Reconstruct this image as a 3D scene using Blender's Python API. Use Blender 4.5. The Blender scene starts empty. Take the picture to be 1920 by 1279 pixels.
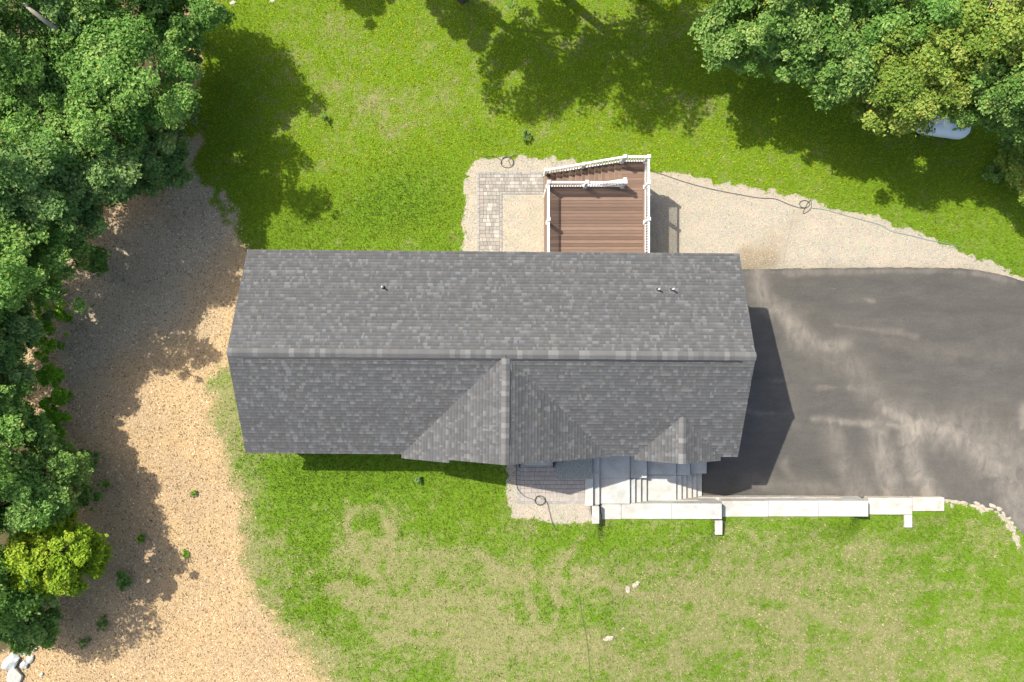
import bpy, math, random
import numpy as np
from mathutils import Vector

# ------------------------------------------------------------------ camera, sky, sun, exposure
sc = bpy.context.scene
CAMH, FPX, CU, CV = 35.0, 1357.0, 960.0, 639.5
cam_d = bpy.data.cameras.new('camera'); cam = bpy.data.objects.new('camera', cam_d)
sc.collection.objects.link(cam); sc.camera = cam
cam.location = (0, 0, CAMH); cam.rotation_euler = (0, 0, 0)
cam_d.sensor_width = 36.0; cam_d.lens = FPX / 1920.0 * 36.0
cam_d.clip_start = 0.5; cam_d.clip_end = 3000

SUN = Vector((-0.608, 0.451, 1.0)).normalized()
w = bpy.data.worlds.new('World'); sc.world = w; w.use_nodes = True
nt = w.node_tree
sky = nt.nodes.new('ShaderNodeTexSky'); sky.sky_type = 'NISHITA'; sky.sun_disc = False
sky.sun_elevation = math.asin(SUN.z); sky.sun_rotation = math.atan2(SUN.x, SUN.y) % (2 * math.pi)
sky.air_density = 1.0; sky.dust_density = 3.0; sky.ozone_density = 0.5
nt.links.new(sky.outputs[0], nt.nodes['Background'].inputs[0])
nt.nodes['Background'].inputs[1].default_value = 0.14
sl = bpy.data.lights.new('sun', 'SUN'); so = bpy.data.objects.new('sun', sl)
sc.collection.objects.link(so)
sl.energy = 4.5; sl.angle = math.radians(0.55); sl.color = (1.0, 0.945, 0.84)
so.rotation_euler = (-SUN).to_track_quat('-Z', 'Y').to_euler(); so.location = (-20, 15, 40)
sc.view_settings.view_transform = 'Standard'; sc.view_settings.look = 'None'
sc.view_settings.gamma = 1.0; sc.view_settings.exposure = 0.82
sc.view_settings.use_curve_mapping = False
sc.render.engine = 'CYCLES'
sc.cycles.use_denoising = True
sc.cycles.max_bounces = 6; sc.cycles.diffuse_bounces = 3; sc.cycles.transparent_max_bounces = 4

C = sc.collection
rng = np.random.default_rng(7)
random.seed(7)

# ------------------------------------------------------------------ numeric helpers
_T = np.random.default_rng(99).random((256, 256))
def vnoise(x, y, k=0):
    x = np.asarray(x, float) + k * 17.31; y = np.asarray(y, float) + k * 9.77
    xi = np.floor(x).astype(int); yi = np.floor(y).astype(int)
    fx = x - xi; fy = y - yi
    fx = fx * fx * (3 - 2 * fx); fy = fy * fy * (3 - 2 * fy)
    a = _T[xi & 255, yi & 255]; b = _T[(xi + 1) & 255, yi & 255]
    c = _T[xi & 255, (yi + 1) & 255]; d = _T[(xi + 1) & 255, (yi + 1) & 255]
    return (a * (1 - fx) + b * fx) * (1 - fy) + (c * (1 - fx) + d * fx) * fy
def fbm(x, y, k=0, o=4):
    s = 0; a = 0.5; t = 0
    for i in range(o):
        s = s + a * vnoise(x * 2 ** i, y * 2 ** i, k + i * 3); t += a; a *= 0.55
    return s / t
def sstep(a, b, x):
    t = np.clip((np.asarray(x, float) - a) / (b - a), 0, 1)
    return t * t * (3 - 2 * t)

WALL_Y = -7.5
def hz(x, y):
    x = np.asarray(x, float); y = np.asarray(y, float)
    front = 2.08 * np.clip((20.4 - x) / 16.4, 0, 1)
    B = sstep(4.6, -4.2, y)
    back = 2.03 * B * sstep(3.74, 3.64, x)
    south = sstep(WALL_Y - 0.20, WALL_Y - 0.38, y)
    near = np.interp(x, [3.9, 4.15, 9.2, 9.9, 15.9, 16.7, 18.2, 20.2, 21.5], [2.05, 1.56, 1.50, 1.0, 0.97, 0.36, 0.30, 0.20, 0.02])
    nb = sstep(-9.6, -8.3, y)
    front = front * (1 - nb) + near * nb
    s2 = np.where(x < 3.66, sstep(-4.0, -5.0, y) * 0 + 1.0 * (y < -7.0), south)
    z = np.where(x < 3.66, back * (1 - s2) + front * s2, back * (1 - south) + front * south)
    # rough forest floor and lawn undulation
    z = z + 0.05 * (fbm(x * 0.35, y * 0.35, 5, 3) - 0.5) * (1 - sstep(4.0, 5.0, x) * sstep(-7.8, -7.4, y) * sstep(6.5, 4.5, y))
    dv = sstep(9.0, 9.4, x) * sstep(-7.7, -7.4, y) * sstep(4.2, 3.4, y)
    return z - 0.10 * sstep(3.7, 3.9, x) * sstep(-7.9, -7.6, y) * sstep(4.0, 3.0, y) - 0.05 * dv

def P(u, v, z=None):
    """photo pixel -> point of the place at height z (or on the terrain)"""
    u = np.asarray(u, float); v = np.asarray(v, float)
    if z is not None:
        k = (CAMH - z) / FPX
        return (u - CU) * k, (CV - v) * k
    zz = np.zeros_like(u)
    for _ in range(6):
        k = (CAMH - zz) / FPX
        x = (u - CU) * k; y = (CV - v) * k
        zz = hz(x, y)
    return x, y

def poly(pts, z=None):
    a = np.array(pts, float)
    x, y = P(a[:, 0], a[:, 1], z)
    return np.stack([x, y], 1)

def sdf(pl, x, y):
    x = np.asarray(x, float); y = np.asarray(y, float)
    d = np.full(x.shape, 1e9); ins = np.zeros(x.shape, bool)
    n = len(pl)
    for i in range(n):
        ax, ay = pl[i]; bx, by = pl[(i + 1) % n]
        ex, ey = bx - ax, by - ay
        wx, wy = x - ax, y - ay
        t = np.clip((wx * ex + wy * ey) / (ex * ex + ey * ey + 1e-12), 0, 1)
        d = np.minimum(d, (wx - ex * t) ** 2 + (wy - ey * t) ** 2)
        c = ((ay > y) != (by > y))
        with np.errstate(divide='ignore', invalid='ignore'):
            xc = (bx - ax) * (y - ay) / (by - ay) + ax
        ins ^= c & (x < xc)
    d = np.sqrt(d)
    return np.where(ins, -d, d)
def dline(pl, x, y):
    d = np.full(np.shape(x), 1e9)
    for i in range(len(pl) - 1):
        ax, ay = pl[i]; bx, by = pl[i + 1]
        ex, ey = bx - ax, by - ay
        t = np.clip(((x - ax) * ex + (y - ay) * ey) / (ex * ex + ey * ey + 1e-12), 0, 1)
        d = np.minimum(d, np.hypot(x - ax - ex * t, y - ay - ey * t))
    return d
def smooth(pts, n=8):
    p = [np.array(q, float) for q in pts]
    p = [2 * p[0] - p[1]] + p + [2 * p[-1] - p[-2]]
    out = []
    for i in range(1, len(p) - 2):
        for k in range(n):
            t = k / n
            out.append(0.5 * ((2 * p[i]) + (-p[i - 1] + p[i + 1]) * t + (2 * p[i - 1] - 5 * p[i] + 4 * p[i + 1] - p[i + 2]) * t * t
                              + (-p[i - 1] + 3 * p[i] - 3 * p[i + 1] + p[i + 2]) * t ** 3))
    out.append(p[-2])
    return out

# ------------------------------------------------------------------ mesh helpers
def mesh_np(name, V, F, mat=None, cols=None, smoothf=False, attrs=None):
    """V (n,3) array, F (m,k) array of equal-sided faces; cols: per-vertex rgb"""
    V = np.asarray(V, np.float32); F = np.asarray(F, np.int32)
    me = bpy.data.meshes.new(name)
    me.vertices.add(len(V)); me.vertices.foreach_set('co', V.ravel())
    k = F.shape[1]
    me.loops.add(F.size); me.loops.foreach_set('vertex_index', F.ravel())
    me.polygons.add(len(F))
    me.polygons.foreach_set('loop_start', np.arange(0, F.size, k, dtype=np.int32))
    me.polygons.foreach_set('loop_total', np.full(len(F), k, np.int32))
    me.polygons.foreach_set('use_smooth', np.full(len(F), bool(smoothf)))
    me.update(calc_edges=True)
    if cols is not None:
        a = me.attributes.new('col', 'FLOAT_COLOR', 'POINT')
        c4 = np.ones((len(V), 4), np.float32); c4[:, :3] = cols
        a.data.foreach_set('color', c4.ravel())
    for nm, val in (attrs or {}).items():
        a = me.attributes.new(nm, 'FLOAT', 'POINT'); a.data.foreach_set('value', np.asarray(val, np.float32).ravel())
    if mat: me.materials.append(mat)
    return me

class MB:
    """collects simple shapes; build() links them as one mesh object"""
    def __init__(s): s.v = []; s.f = []
    def add(s, vs, fs):
        b = len(s.v); s.v += [tuple(map(float, q)) for q in vs]; s.f += [tuple(i + b for i in q) for q in fs]; return s
    def box(s, a, b):
        (x0, y0, z0), (x1, y1, z1) = a, b
        return s.add([(x0, y0, z0), (x1, y0, z0), (x1, y1, z0), (x0, y1, z0), (x0, y0, z1), (x1, y0, z1), (x1, y1, z1), (x0, y1, z1)],
                     [(3, 2, 1, 0), (4, 5, 6, 7), (0, 1, 5, 4), (1, 2, 6, 5), (2, 3, 7, 6), (3, 0, 4, 7)])
    def bar(s, a, b, wd, ht):
        """a beam from a to b, wd across, ht deep (vertical-ish), centred"""
        a = Vector(a); b = Vector(b); d = (b - a).normalized()
        up = Vector((0, 0, 1)) if abs(d.z) < 0.95 else Vector((0, 1, 0))
        sd = d.cross(up).normalized() * wd / 2; u = sd.cross(d).normalized() * ht / 2
        vs = [p + i * sd + j * u for p in (a, b) for i, j in ((-1, -1), (1, -1), (1, 1), (-1, 1))]
        return s.add(vs, [(3, 2, 1, 0), (4, 5, 6, 7), (0, 1, 5, 4), (1, 2, 6, 5), (2, 3, 7, 6), (3, 0, 4, 7)])
    def prism(s, pts, z0, z1):
        n = len(pts)
        vs = [(x, y, z0) for x, y in pts] + [(x, y, z1) for x, y in pts]
        return s.add(vs, [tuple(range(n - 1, -1, -1)), tuple(range(n, 2 * n))] + [(i, (i + 1) % n, (i + 1) % n + n, i + n) for i in range(n)])
    def tube(s, pts, rad, n=6, cap=True):
        pts = [Vector(p) for p in pts]; m = len(pts)
        r = rad if hasattr(rad, '__len__') else [rad] * m
        vs = []; side = None
        for i, p in enumerate(pts):
            d = (pts[min(i + 1, m - 1)] - pts[max(i - 1, 0)]).normalized()
            if side is None:
                side = d.orthogonal().normalized()
            side = (side - d * side.dot(d))
            side = side.normalized() if side.length > 1e-6 else d.orthogonal().normalized()
            u = d.cross(side)
            for k in range(n):
                a = 2 * math.pi * k / n
                vs.append(p + (side * math.cos(a) + u * math.sin(a)) * r[i])
        fs = [(i * n + k, i * n + (k + 1) % n, (i + 1) * n + (k + 1) % n, (i + 1) * n + k) for i in range(m - 1) for k in range(n)]
        if cap: fs += [tuple(range(n - 1, -1, -1)), tuple(range((m - 1) * n, m * n))]
        return s.add(vs, fs)
    def mesh(s, name, mat, sm=False):
        me = bpy.data.meshes.new(name); me.from_pydata(s.v, [], s.f)
        if sm:
            for p in me.polygons: p.use_smooth = True
        if mat: me.materials.append(mat)
        me.update(); return me
    def build(s, name, mat, parent=None, sm=False, bev=0):
        o = bpy.data.objects.new(name, s.mesh(name, mat, sm)); C.objects.link(o)
        if parent: o.parent = parent
        if bev:
            b = o.modifiers.new('bevel', 'BEVEL'); b.width = bev; b.segments = 2; b.limit_method = 'ANGLE'
        return o

def link(name, me, parent=None, loc=None):
    o = bpy.data.objects.new(name, me); C.objects.link(o)
    if parent: o.parent = parent
    if loc is not None: o.location = loc
    return o
def tag(o, label=None, cat=None, group=None, kind=None):
    for k, v in (('label', label), ('category', cat), ('group', group), ('kind', kind)):
        if v: o[k] = v
    return o
def empty(name, loc=(0, 0, 0), rz=0, label=None, cat=None, group=None):
    o = bpy.data.objects.new(name, None); C.objects.link(o)
    o.location = loc; o.rotation_euler = (0, 0, rz); o.empty_display_size = 0.3
    return tag(o, label, cat, group)

# ------------------------------------------------------------------ material helpers
class NT:
    def __init__(s, name, rough=0.8, spec=0.3):
        s.m = bpy.data.materials.new(name); s.m.use_nodes = True; s.t = s.m.node_tree
        s.b = s.t.nodes['Principled BSDF']; s.b.inputs['Roughness'].default_value = rough
        s.b.inputs['Specular IOR Level'].default_value = spec
        s._co = None
    def n(s, t): return s.t.nodes.new(t)
    def l(s, a, b): s.t.links.new(a, b)
    def co(s):
        if s._co is None:
            s._co = s.n('ShaderNodeNewGeometry').outputs['Position']
        return s._co
    def obj(s):
        return s.n('ShaderNodeTexCoord').outputs['Object']
    def noise(s, scale, det=4, rough=0.6, vec=None, dist=0.0):
        x = s.n('ShaderNodeTexNoise'); x.inputs['Scale'].default_value = scale; x.inputs['Detail'].default_value = det
        x.inputs['Roughness'].default_value = rough; x.inputs['Distortion'].default_value = dist
        s.l(vec if vec is not None else s.co(), x.inputs['Vector']); return x.outputs['Fac']
    def stretch(s, sx, sy, sz, vec=None):
        m = s.n('ShaderNodeMapping'); m.inputs['Scale'].default_value = (sx, sy, sz)
        s.l(vec if vec is not None else s.co(), m.inputs['Vector']); return m.outputs[0]
    def ramp(s, fac, stops):
        r = s.n('ShaderNodeValToRGB'); e = r.color_ramp.elements
        while len(e) < len(stops): e.new(0.5)
        for i, (p, c) in enumerate(stops):
            e[i].position = p; e[i].color = (*c, 1) if hasattr(c, '__len__') else (c, c, c, 1)
        s.l(fac, r.inputs[0]); return r.outputs[0]
    def mix(s, fac, a, b, mode='MIX'):
        m = s.n('ShaderNodeMix'); m.data_type = 'RGBA'; m.blend_type = mode
        for k, val in ((0, fac), (6, a), (7, b)):
            if isinstance(val, bpy.types.NodeSocket): s.l(val, m.inputs[k])
            elif k == 0: m.inputs[0].default_value = val
            else: m.inputs[k].default_value = (*val, 1) if hasattr(val, '__len__') else (val, val, val, 1)
        return m.outputs[2]
    def math(s, op, a, b=0.0):
        m = s.n('ShaderNodeMath'); m.operation = op
        for k, val in ((0, a), (1, b)):
            if isinstance(val, bpy.types.NodeSocket): s.l(val, m.inputs[k])
            else: m.inputs[k].default_value = val
        return m.outputs[0]
    def attr(s, nm, out='Fac'):
        a = s.n('ShaderNodeAttribute'); a.attribute_name = nm; return a.outputs[out]
    def color(s, c):
        if isinstance(c, bpy.types.NodeSocket): s.l(c, s.b.inputs['Base Color'])
        else: s.b.inputs['Base Color'].default_value = (*c, 1)
    def bump(s, h, strength=0.5, dist=0.02):
        b = s.n('ShaderNodeBump'); b.inputs['Strength'].default_value = strength; b.inputs['Distance'].default_value = dist
        s.l(h, b.inputs['Height']); s.l(b.outputs[0], s.b.inputs['Normal'])

def simple(name, c, rough=0.7, var=0.15, scale=6.0, spec=0.3, bump=0.0, bscale=60):
    t = NT(name, rough, spec)
    n = t.noise(scale, 5, 0.65)
    lo = tuple(x * (1 - var) for x in c); hi = tuple(min(1, x * (1 + var)) for x in c)
    t.color(t.ramp(n, [(0.25, lo), (0.75, hi)]))
    if bump: t.bump(t.noise(bscale, 4), bump, 0.01)
    return t.m

M = {}
def leafmat(name, tr=0.35, rough=0.55):
    t = NT(name, rough, 0.25)
    c = t.attr('col', 'Color')
    t.color(c)
    tl = t.n('ShaderNodeBsdfTranslucent')
    t.l(t.mix(1.0, c, (1.0, 1.0, 0.45), 'MULTIPLY'), tl.inputs['Color'])
    mx = t.n('ShaderNodeMixShader'); mx.inputs[0].default_value = tr
    t.l(t.b.outputs[0], mx.inputs[1]); t.l(tl.outputs[0], mx.inputs[2])
    t.l(mx.outputs[0], t.t.nodes['Material Output'].inputs['Surface'])
    return t.m
M['leaf'] = leafmat('leaf', 0.40)
M['grass'] = leafmat('grass_blade', 0.35, 0.7)
def vcol(name, rough, spec=0.2, grain=0, gs=90):
    t = NT(name, rough, spec); c = t.attr('col', 'Color')
    if grain: c = t.mix(1.0, c, t.ramp(t.noise(gs, 3), [(0.3, 1 - grain), (0.7, 1 + grain)]), 'MULTIPLY')
    t.color(c); return t.m
M['chip'] = vcol('wood_chip', 0.85)
M['pebble'] = vcol('pebble', 0.85)
M['shingle'] = vcol('asphalt_shingle', 0.92, 0.15, 0.12, 45)
M['shingle'].node_tree.nodes['Principled BSDF'].inputs['Diffuse Roughness'].default_value = 0.0
M['bark'] = simple('bark', (0.12, 0.10, 0.08), 0.9, 0.4, 8, 0.1, 0.6, 30)
M['deadwood'] = simple('dead_wood', (0.36, 0.31, 0.25), 0.9, 0.3, 10)
M['concrete'] = None
def concrete():
    t = NT('concrete', 0.85, 0.2)
    n1 = t.noise(1.6, 6, 0.65); n2 = t.noise(26, 4, 0.7)
    c = t.ramp(n1, [(0.3, (0.31, 0.31, 0.29)), (0.5, (0.40, 0.40, 0.375)), (0.7, (0.45, 0.45, 0.425))])
    c = t.mix(0.5, c, t.ramp(n2, [(0.3, 0.8), (0.7, 1.08)]), 'MULTIPLY')
    c = t.mix(t.ramp(t.noise(0.9, 5, 0.7, t.stretch(1, 1.7, 1)), [(0.48, 0.0), (0.70, 0.5)]), c, (0.34, 0.29, 0.225))
    t.color(c); t.bump(n2, 0.25, 0.006); return t.m
M['concrete'] = concrete()
def concrete_old():
    t = NT('stained_concrete', 0.85, 0.2)
    n1 = t.noise(1.9, 6, 0.7); n2 = t.noise(26, 4, 0.7)
    c = t.ramp(n1, [(0.35, (0.36, 0.29, 0.23)), (0.5, (0.43, 0.39, 0.34)), (0.65, (0.46, 0.45, 0.42))])
    c = t.mix(0.5, c, t.ramp(n2, [(0.3, 0.8), (0.7, 1.08)]), 'MULTIPLY')
    t.color(c); t.bump(n2, 0.25, 0.006); return t.m
M['concrete_old'] = concrete_old()
M['white'] = simple('white_vinyl', (0.62, 0.61, 0.59), 0.45, 0.03, 3, 0.4)
M['siding'] = simple('siding', (0.42, 0.44, 0.45), 0.6, 0.05, 2)
M['trim'] = simple('dark_drip_edge', (0.09, 0.09, 0.095), 0.6, 0.1, 4)
M['dark'] = simple('dark_metal', (0.02, 0.02, 0.022), 0.5, 0.2, 8)
M['rubber'] = simple('hose_rubber', (0.055, 0.052, 0.047), 0.6, 0.3, 20)
M['hoseblue'] = simple('green_blue_hose', (0.20, 0.30, 0.29), 0.6, 0.2, 20)
M['cable'] = simple('dull_cable', (0.10, 0.11, 0.07), 0.7, 0.3, 20)
M['tan_cord'] = simple('tan_cord', (0.34, 0.30, 0.24), 0.8, 0.2, 20)
M['pipe'] = simple('pvc_pipe', (0.42, 0.43, 0.44), 0.5, 0.05, 8)
M['stone'] = simple('pale_stone', (0.34, 0.30, 0.23), 0.9, 0.25, 5, 0.2, 0.5, 18)
M['boulder'] = simple('grey_boulder', (0.33, 0.35, 0.35), 0.9, 0.2, 4, 0.2, 0.5, 14)
M['boulder_pale'] = simple('pale_boulder', (0.40, 0.40, 0.35), 0.9, 0.15, 4, 0.2, 0.5, 14)
M['tank'] = simple('tank_paint', (0.80, 0.83, 0.86), 0.4, 0.05, 3, 0.4)
M['garage'] = simple('garage_door_paint', (0.6, 0.6, 0.58), 0.5, 0.04, 3)
M['door'] = simple('door_paint', (0.08, 0.10, 0.13), 0.5, 0.1, 3)
M['skirt'] = simple('deck_skirt', (0.22, 0.15, 0.115), 0.75, 0.12, 3)
g = NT('window_glass', 0.06, 0.6); g.color((0.03, 0.035, 0.04)); M['glass'] = g.m
def deckmat():
    t = NT('brown_composite_board', 0.62, 0.3)
    r = t.n('ShaderNodeObjectInfo').outputs['Random']
    c = t.ramp(r, [(0.0, (0.105, 0.064, 0.043)), (0.5, (0.150, 0.095, 0.066)), (1.0, (0.185, 0.120, 0.084))])
    st = t.noise(3, 5, 0.7, t.stretch(0.6, 14, 14))
    c = t.mix(0.8, c, t.ramp(st, [(0.3, 0.72), (0.7, 1.22)]), 'MULTIPLY')
    t.color(c); return t.m
M['deck'] = deckmat()
def pavermat(name, stops):
    t = NT(name, 0.9, 0.2)
    r = t.n('ShaderNodeObjectInfo').outputs['Random']
    c = t.ramp(r, stops)
    c = t.mix(0.7, c, t.ramp(t.noise(14, 5, 0.7), [(0.3, 0.78), (0.7, 1.15)]), 'MULTIPLY')
    t.color(c); t.bump(t.noise(40, 4), 0.35, 0.006); return t.m
M['paver'] = pavermat('mottled_paver', [(0.0, (0.225, 0.205, 0.18)), (0.45, (0.27, 0.25, 0.22)), (0.68, (0.285, 0.25, 0.21)), (0.8, (0.31, 0.29, 0.255)), (1.0, (0.36, 0.34, 0.30))])
M['paver_edge'] = pavermat('grey_edge_paver', [(0.0, (0.235, 0.225, 0.21)), (1.0, (0.30, 0.285, 0.26))])
M['paver_front'] = pavermat('smooth_paver', [(0.0, (0.285, 0.255, 0.225)), (0.5, (0.315, 0.28, 0.245)), (1.0, (0.345, 0.305, 0.268))])

# ------------------------------------------------------------------ the ground: where mulch, gravel, lawn and dry grass lie
MULCH = poly([(350, 255), (378, 268), (362, 322), (385, 345), (398, 380), (440, 430), (463, 468), (520, 560), (520, 680), (415, 690), (398, 730), (405, 800),
              (432, 865), (448, 950), (455, 1050), (485, 1130), (550, 1195), (620, 1279), (650, 1340), (300, 1500), (-400, 1500), (-500, 600),
              (-500, -300), (100, -300), (330, -90), (362, 60), (368, 150), (352, 220)])
MULCH2 = [poly(q) for q in ([(415, 365), (432, 375), (447, 425), (430, 432), (415, 400)], [(385, 340), (400, 352), (398, 370), (380, 366)],
          [(345, 262), (378, 262), (365, 305), (345, 320)], [(372, 8), (425, 2), (420, 30), (370, 45)])]
GRAVEL = poly([(864, 520), (866, 468), (868, 430), (871, 360), (874, 325), (888, 303), (925, 292), (1000, 296), (1060, 300), (1120, 312), (1218, 318),
               (1262, 322), (1312, 335), (1360, 346), (1430, 354), (1500, 368), (1560, 392), (1640, 408), (1700, 428), (1760, 452), (1800, 470),
               (1860, 492), (1920, 516), (2100, 590), (2100, 640), (1920, 560), (1700, 540), (1400, 540), (1380, 600), (864, 600)], 0.0)
GRAVEL_F = poly([(953, 850), (952, 950), (962, 970), (1000, 975), (1060, 978), (1128, 980), (1128, 850)], 2.03)
DRIVE = poly([(1300, 504), (1390, 505), (1450, 504), (1520, 503), (1640, 502), (1740, 502), (1800, 503), (1840, 507), (1880, 516), (1920, 528), (2000, 560), (2300, 700),
              (2420, 900), (2420, 1500), (2200, 1350), (2000, 1085), (1940, 1022), (1915, 1000), (1893, 976), (1862, 958), (1830, 947), (1795, 938), (1760, 933), (1300, 931)], 0.0)

EDGE = poly([(1768, 928), (1795, 942), (1830, 948), (1862, 956), (1890, 975), (1905, 1000), (1912, 1030)], 0.1)
FOREST = poly([(355, -200), (350, 60), (345, 200), (310, 260), (285, 330), (215, 390), (160, 440), (120, 500), (85, 560), (62, 620), (58, 700), (70, 800), (120, 860), (150, 930), (150, 1040), (110, 1110), (60, 1180),
               (30, 1225), (-60, 1250), (-200, 1300), (-500, 1300), (-500, -200)])
def blob(x, y, L):
    s = np.zeros(np.shape(x))
    for u, v, ru, rv, a in L:
        cx, cy = P(u, v); k = 1 / 39.5
        s = s + a * np.exp(-(((x - cx) / (ru * k)) ** 2 + ((y - cy) / (rv * k)) ** 2))
    return s
DRYB = [(700, 190, 90, 60, 0.55), (760, 200, 60, 40, 0.3), (670, 240, 60, 45, 0.45), (640, 60, 50, 40, 0.25), (870, 160, 50, 70, 0.3), (920, 200, 40, 60, 0.3),
        (1000, 215, 50, 40, 0.3), (1260, 240, 60, 35, 0.4), (830, 30, 60, 40, 0.25), (610, 130, 60, 40, 0.2), (1320, 230, 60, 40, 0.25), (850, 430, 25, 30, 0.4),
        # front lawn
        (700, 1000, 70, 60, 0.38), (740, 960, 40, 60, 0.3), (690, 1080, 80, 70, 0.4), (850, 1130, 110, 80, 0.55), (940, 1120, 110, 80, 0.5), (760, 1190, 120, 70, 0.6),
        (950, 1210, 140, 70, 0.55), (1180, 1090, 90, 60, 0.6), (1130, 1060, 40, 60, 0.35), (1320, 1080, 100, 70, 0.55), (1430, 1080, 120, 70, 0.6), (1280, 1170, 130, 60, 0.6),
        (1550, 1130, 120, 90, 0.65), (1450, 1210, 150, 60, 0.6), (1680, 1200, 120, 80, 0.6), (1680, 1080, 60, 80, 0.45), (1620, 1050, 60, 30, 0.45), (1850, 1210, 80, 80, 0.35),
        (1500, 1020, 90, 30, 0.3), (1840, 1010, 30, 50, 0.4), (1900, 990, 40, 50, 0.4), (1120, 1250, 160, 50, 0.5), (1600, 1265, 260, 40, 0.5), (600, 1240, 60, 50, 0.3),
        (460, 840, 45, 130, 0.65), (470, 960, 30, 90, 0.55), (520, 1010, 40, 50, 0.4), (430, 760, 40, 90, 0.7), (520, 1100, 25, 50, 0.3), (1730, 1020, 50, 40, 0.35),
        (1060, 985, 80, 14, 0.5), (800, 1050, 120, 40, 0.25), (640, 960, 40, 30, 0.3)]
LUSHB = [(580, 880, 110, 45, 0.8), (800, 890, 160, 40, 0.7), (560, 950, 70, 60, 0.35), (590, 1040, 50, 70, 0.45), (560, 1130, 50, 60, 0.5), (620, 1170, 40, 50, 0.4),
         (720, 400, 150, 60, 0.9), (780, 330, 110, 60, 0.6), (560, 430, 60, 50, 0.7), (440, 220, 60, 200, 0.5), (1150, 1010, 90, 30, 0.4), (1310, 1025, 50, 30, 0.5), (1420, 1000, 80, 25, 0.3),
         (900, 1000, 110, 20, 0.4), (1800, 1010, 60, 40, 0.6), (1850, 1110, 60, 60, 0.4), (1590, 990, 80, 20, 0.4), (1050, 330, 140, 25, 0.4), (900, 260, 60, 30, 0.4),
         (1020, 1150, 20, 40, 0.4), (1730, 1180, 14, 14, 0.2), (1700, 350, 250, 90, 0.4), (1400, 160, 250, 90, 0.35)]
RINGS = [[(652, 985), (655, 965), (680, 950), (710, 955), (728, 985), (735, 1040), (730, 1070)], [(650, 990), (670, 1030), (700, 1070), (720, 1100)],
         [(1500, 1195), (1505, 1225), (1490, 1250), (1440, 1262)], [(1690, 1175), (1655, 1190), (1650, 1215), (1668, 1240), (1672, 1279)],
         [(1090, 1010), (1050, 1060), (1040, 1120)], [(985, 1100), (1005, 1170), (1030, 1185), (1045, 1140), (1040, 1100)], [(1000, 1185), (960, 1180), (930, 1150)]]
RINGS += [[(900 + k * 90, 1040 + k * 12), (950 + k * 95, 1075 + k * 10), (1030 + k * 90, 1090 + k * 14), (1120 + k * 90, 1085 + k * 16)] for k in range(0, 8, 2)] + [[(620 + 30 * k, 1100 + 30 * k), (760 + 40 * k, 1130 + 26 * k), (900 + 60 * k, 1125 + 30 * k)] for k in range(4)]
RINGS = [np.array(smooth(poly(r).tolist(), 6)) for r in RINGS]

def masks(x, y):
    x = np.asarray(x, float); y = np.asarray(y, float)
    e1 = (fbm(x * 0.9, y * 0.9, 1) - 0.5); e2 = (fbm(x * 3.2, y * 3.2, 2) - 0.5)
    dm = sdf(MULCH, x, y)
    for q in MULCH2: dm = np.minimum(dm, sdf(q, x, y))
    # ragged, sparse border of the mulch towards the front lawn
    wd = 0.38 + 0.55 * sstep(1.0, -4.0, y)
    mul = sstep(1.0, -1.0, (dm + e1 * 1.3 + e2 * 0.9) / wd)
    dg = np.minimum(sdf(GRAVEL, x, y), sdf(GRAVEL_F, x, y))
    dg = np.minimum(dg, dline(EDGE, x, y) - 0.16)
    grv = sstep(0.22, -0.22, dg + e1 * 0.3 + e2 * 0.55)
    dry = blob(x, y, DRYB); lush = blob(x, y, LUSHB)
    n1 = fbm(x * 0.55, y * 0.75, 3, 5); n2 = fbm(x * 2.3, y * 2.3, 4, 4)
    base = 0.13 + 0.22 * sstep(-6.5, -9.5, y) - 0.42 * lush * (0.6 + 0.4 * n2)
    n3 = fbm(x * 0.45, y * 2.2, 17, 4)
    d = base + 0.42 * np.minimum(dry, 1.0) + (n1 - 0.5) * 0.75 + (n2 - 0.5) * 0.9 + (n3 - 0.5) * 0.6 * sstep(-6, -9, y)
    n4 = vnoise(x * 5.0, y * 6.0, 23) * .6 + vnoise(x * 11.0, y * 11.0, 24) * .4
    d = d + (n4 - 0.5) * 0.85
    fs = np.nonzero(y < -7.4)[0]
    d = np.array(d, float)
    for r in RINGS:
        d[fs] += 0.85 * np.exp(-(dline(r, x[fs], y[fs]) / 0.17) ** 2) * (0.35 + n2[fs])
    d = d + 0.55 * np.exp(-np.maximum(dm, 0) / 0.8) * sstep(2.0, -2.0, y)
    return mul, grv, np.clip(d, 0, 1), lush

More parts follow.
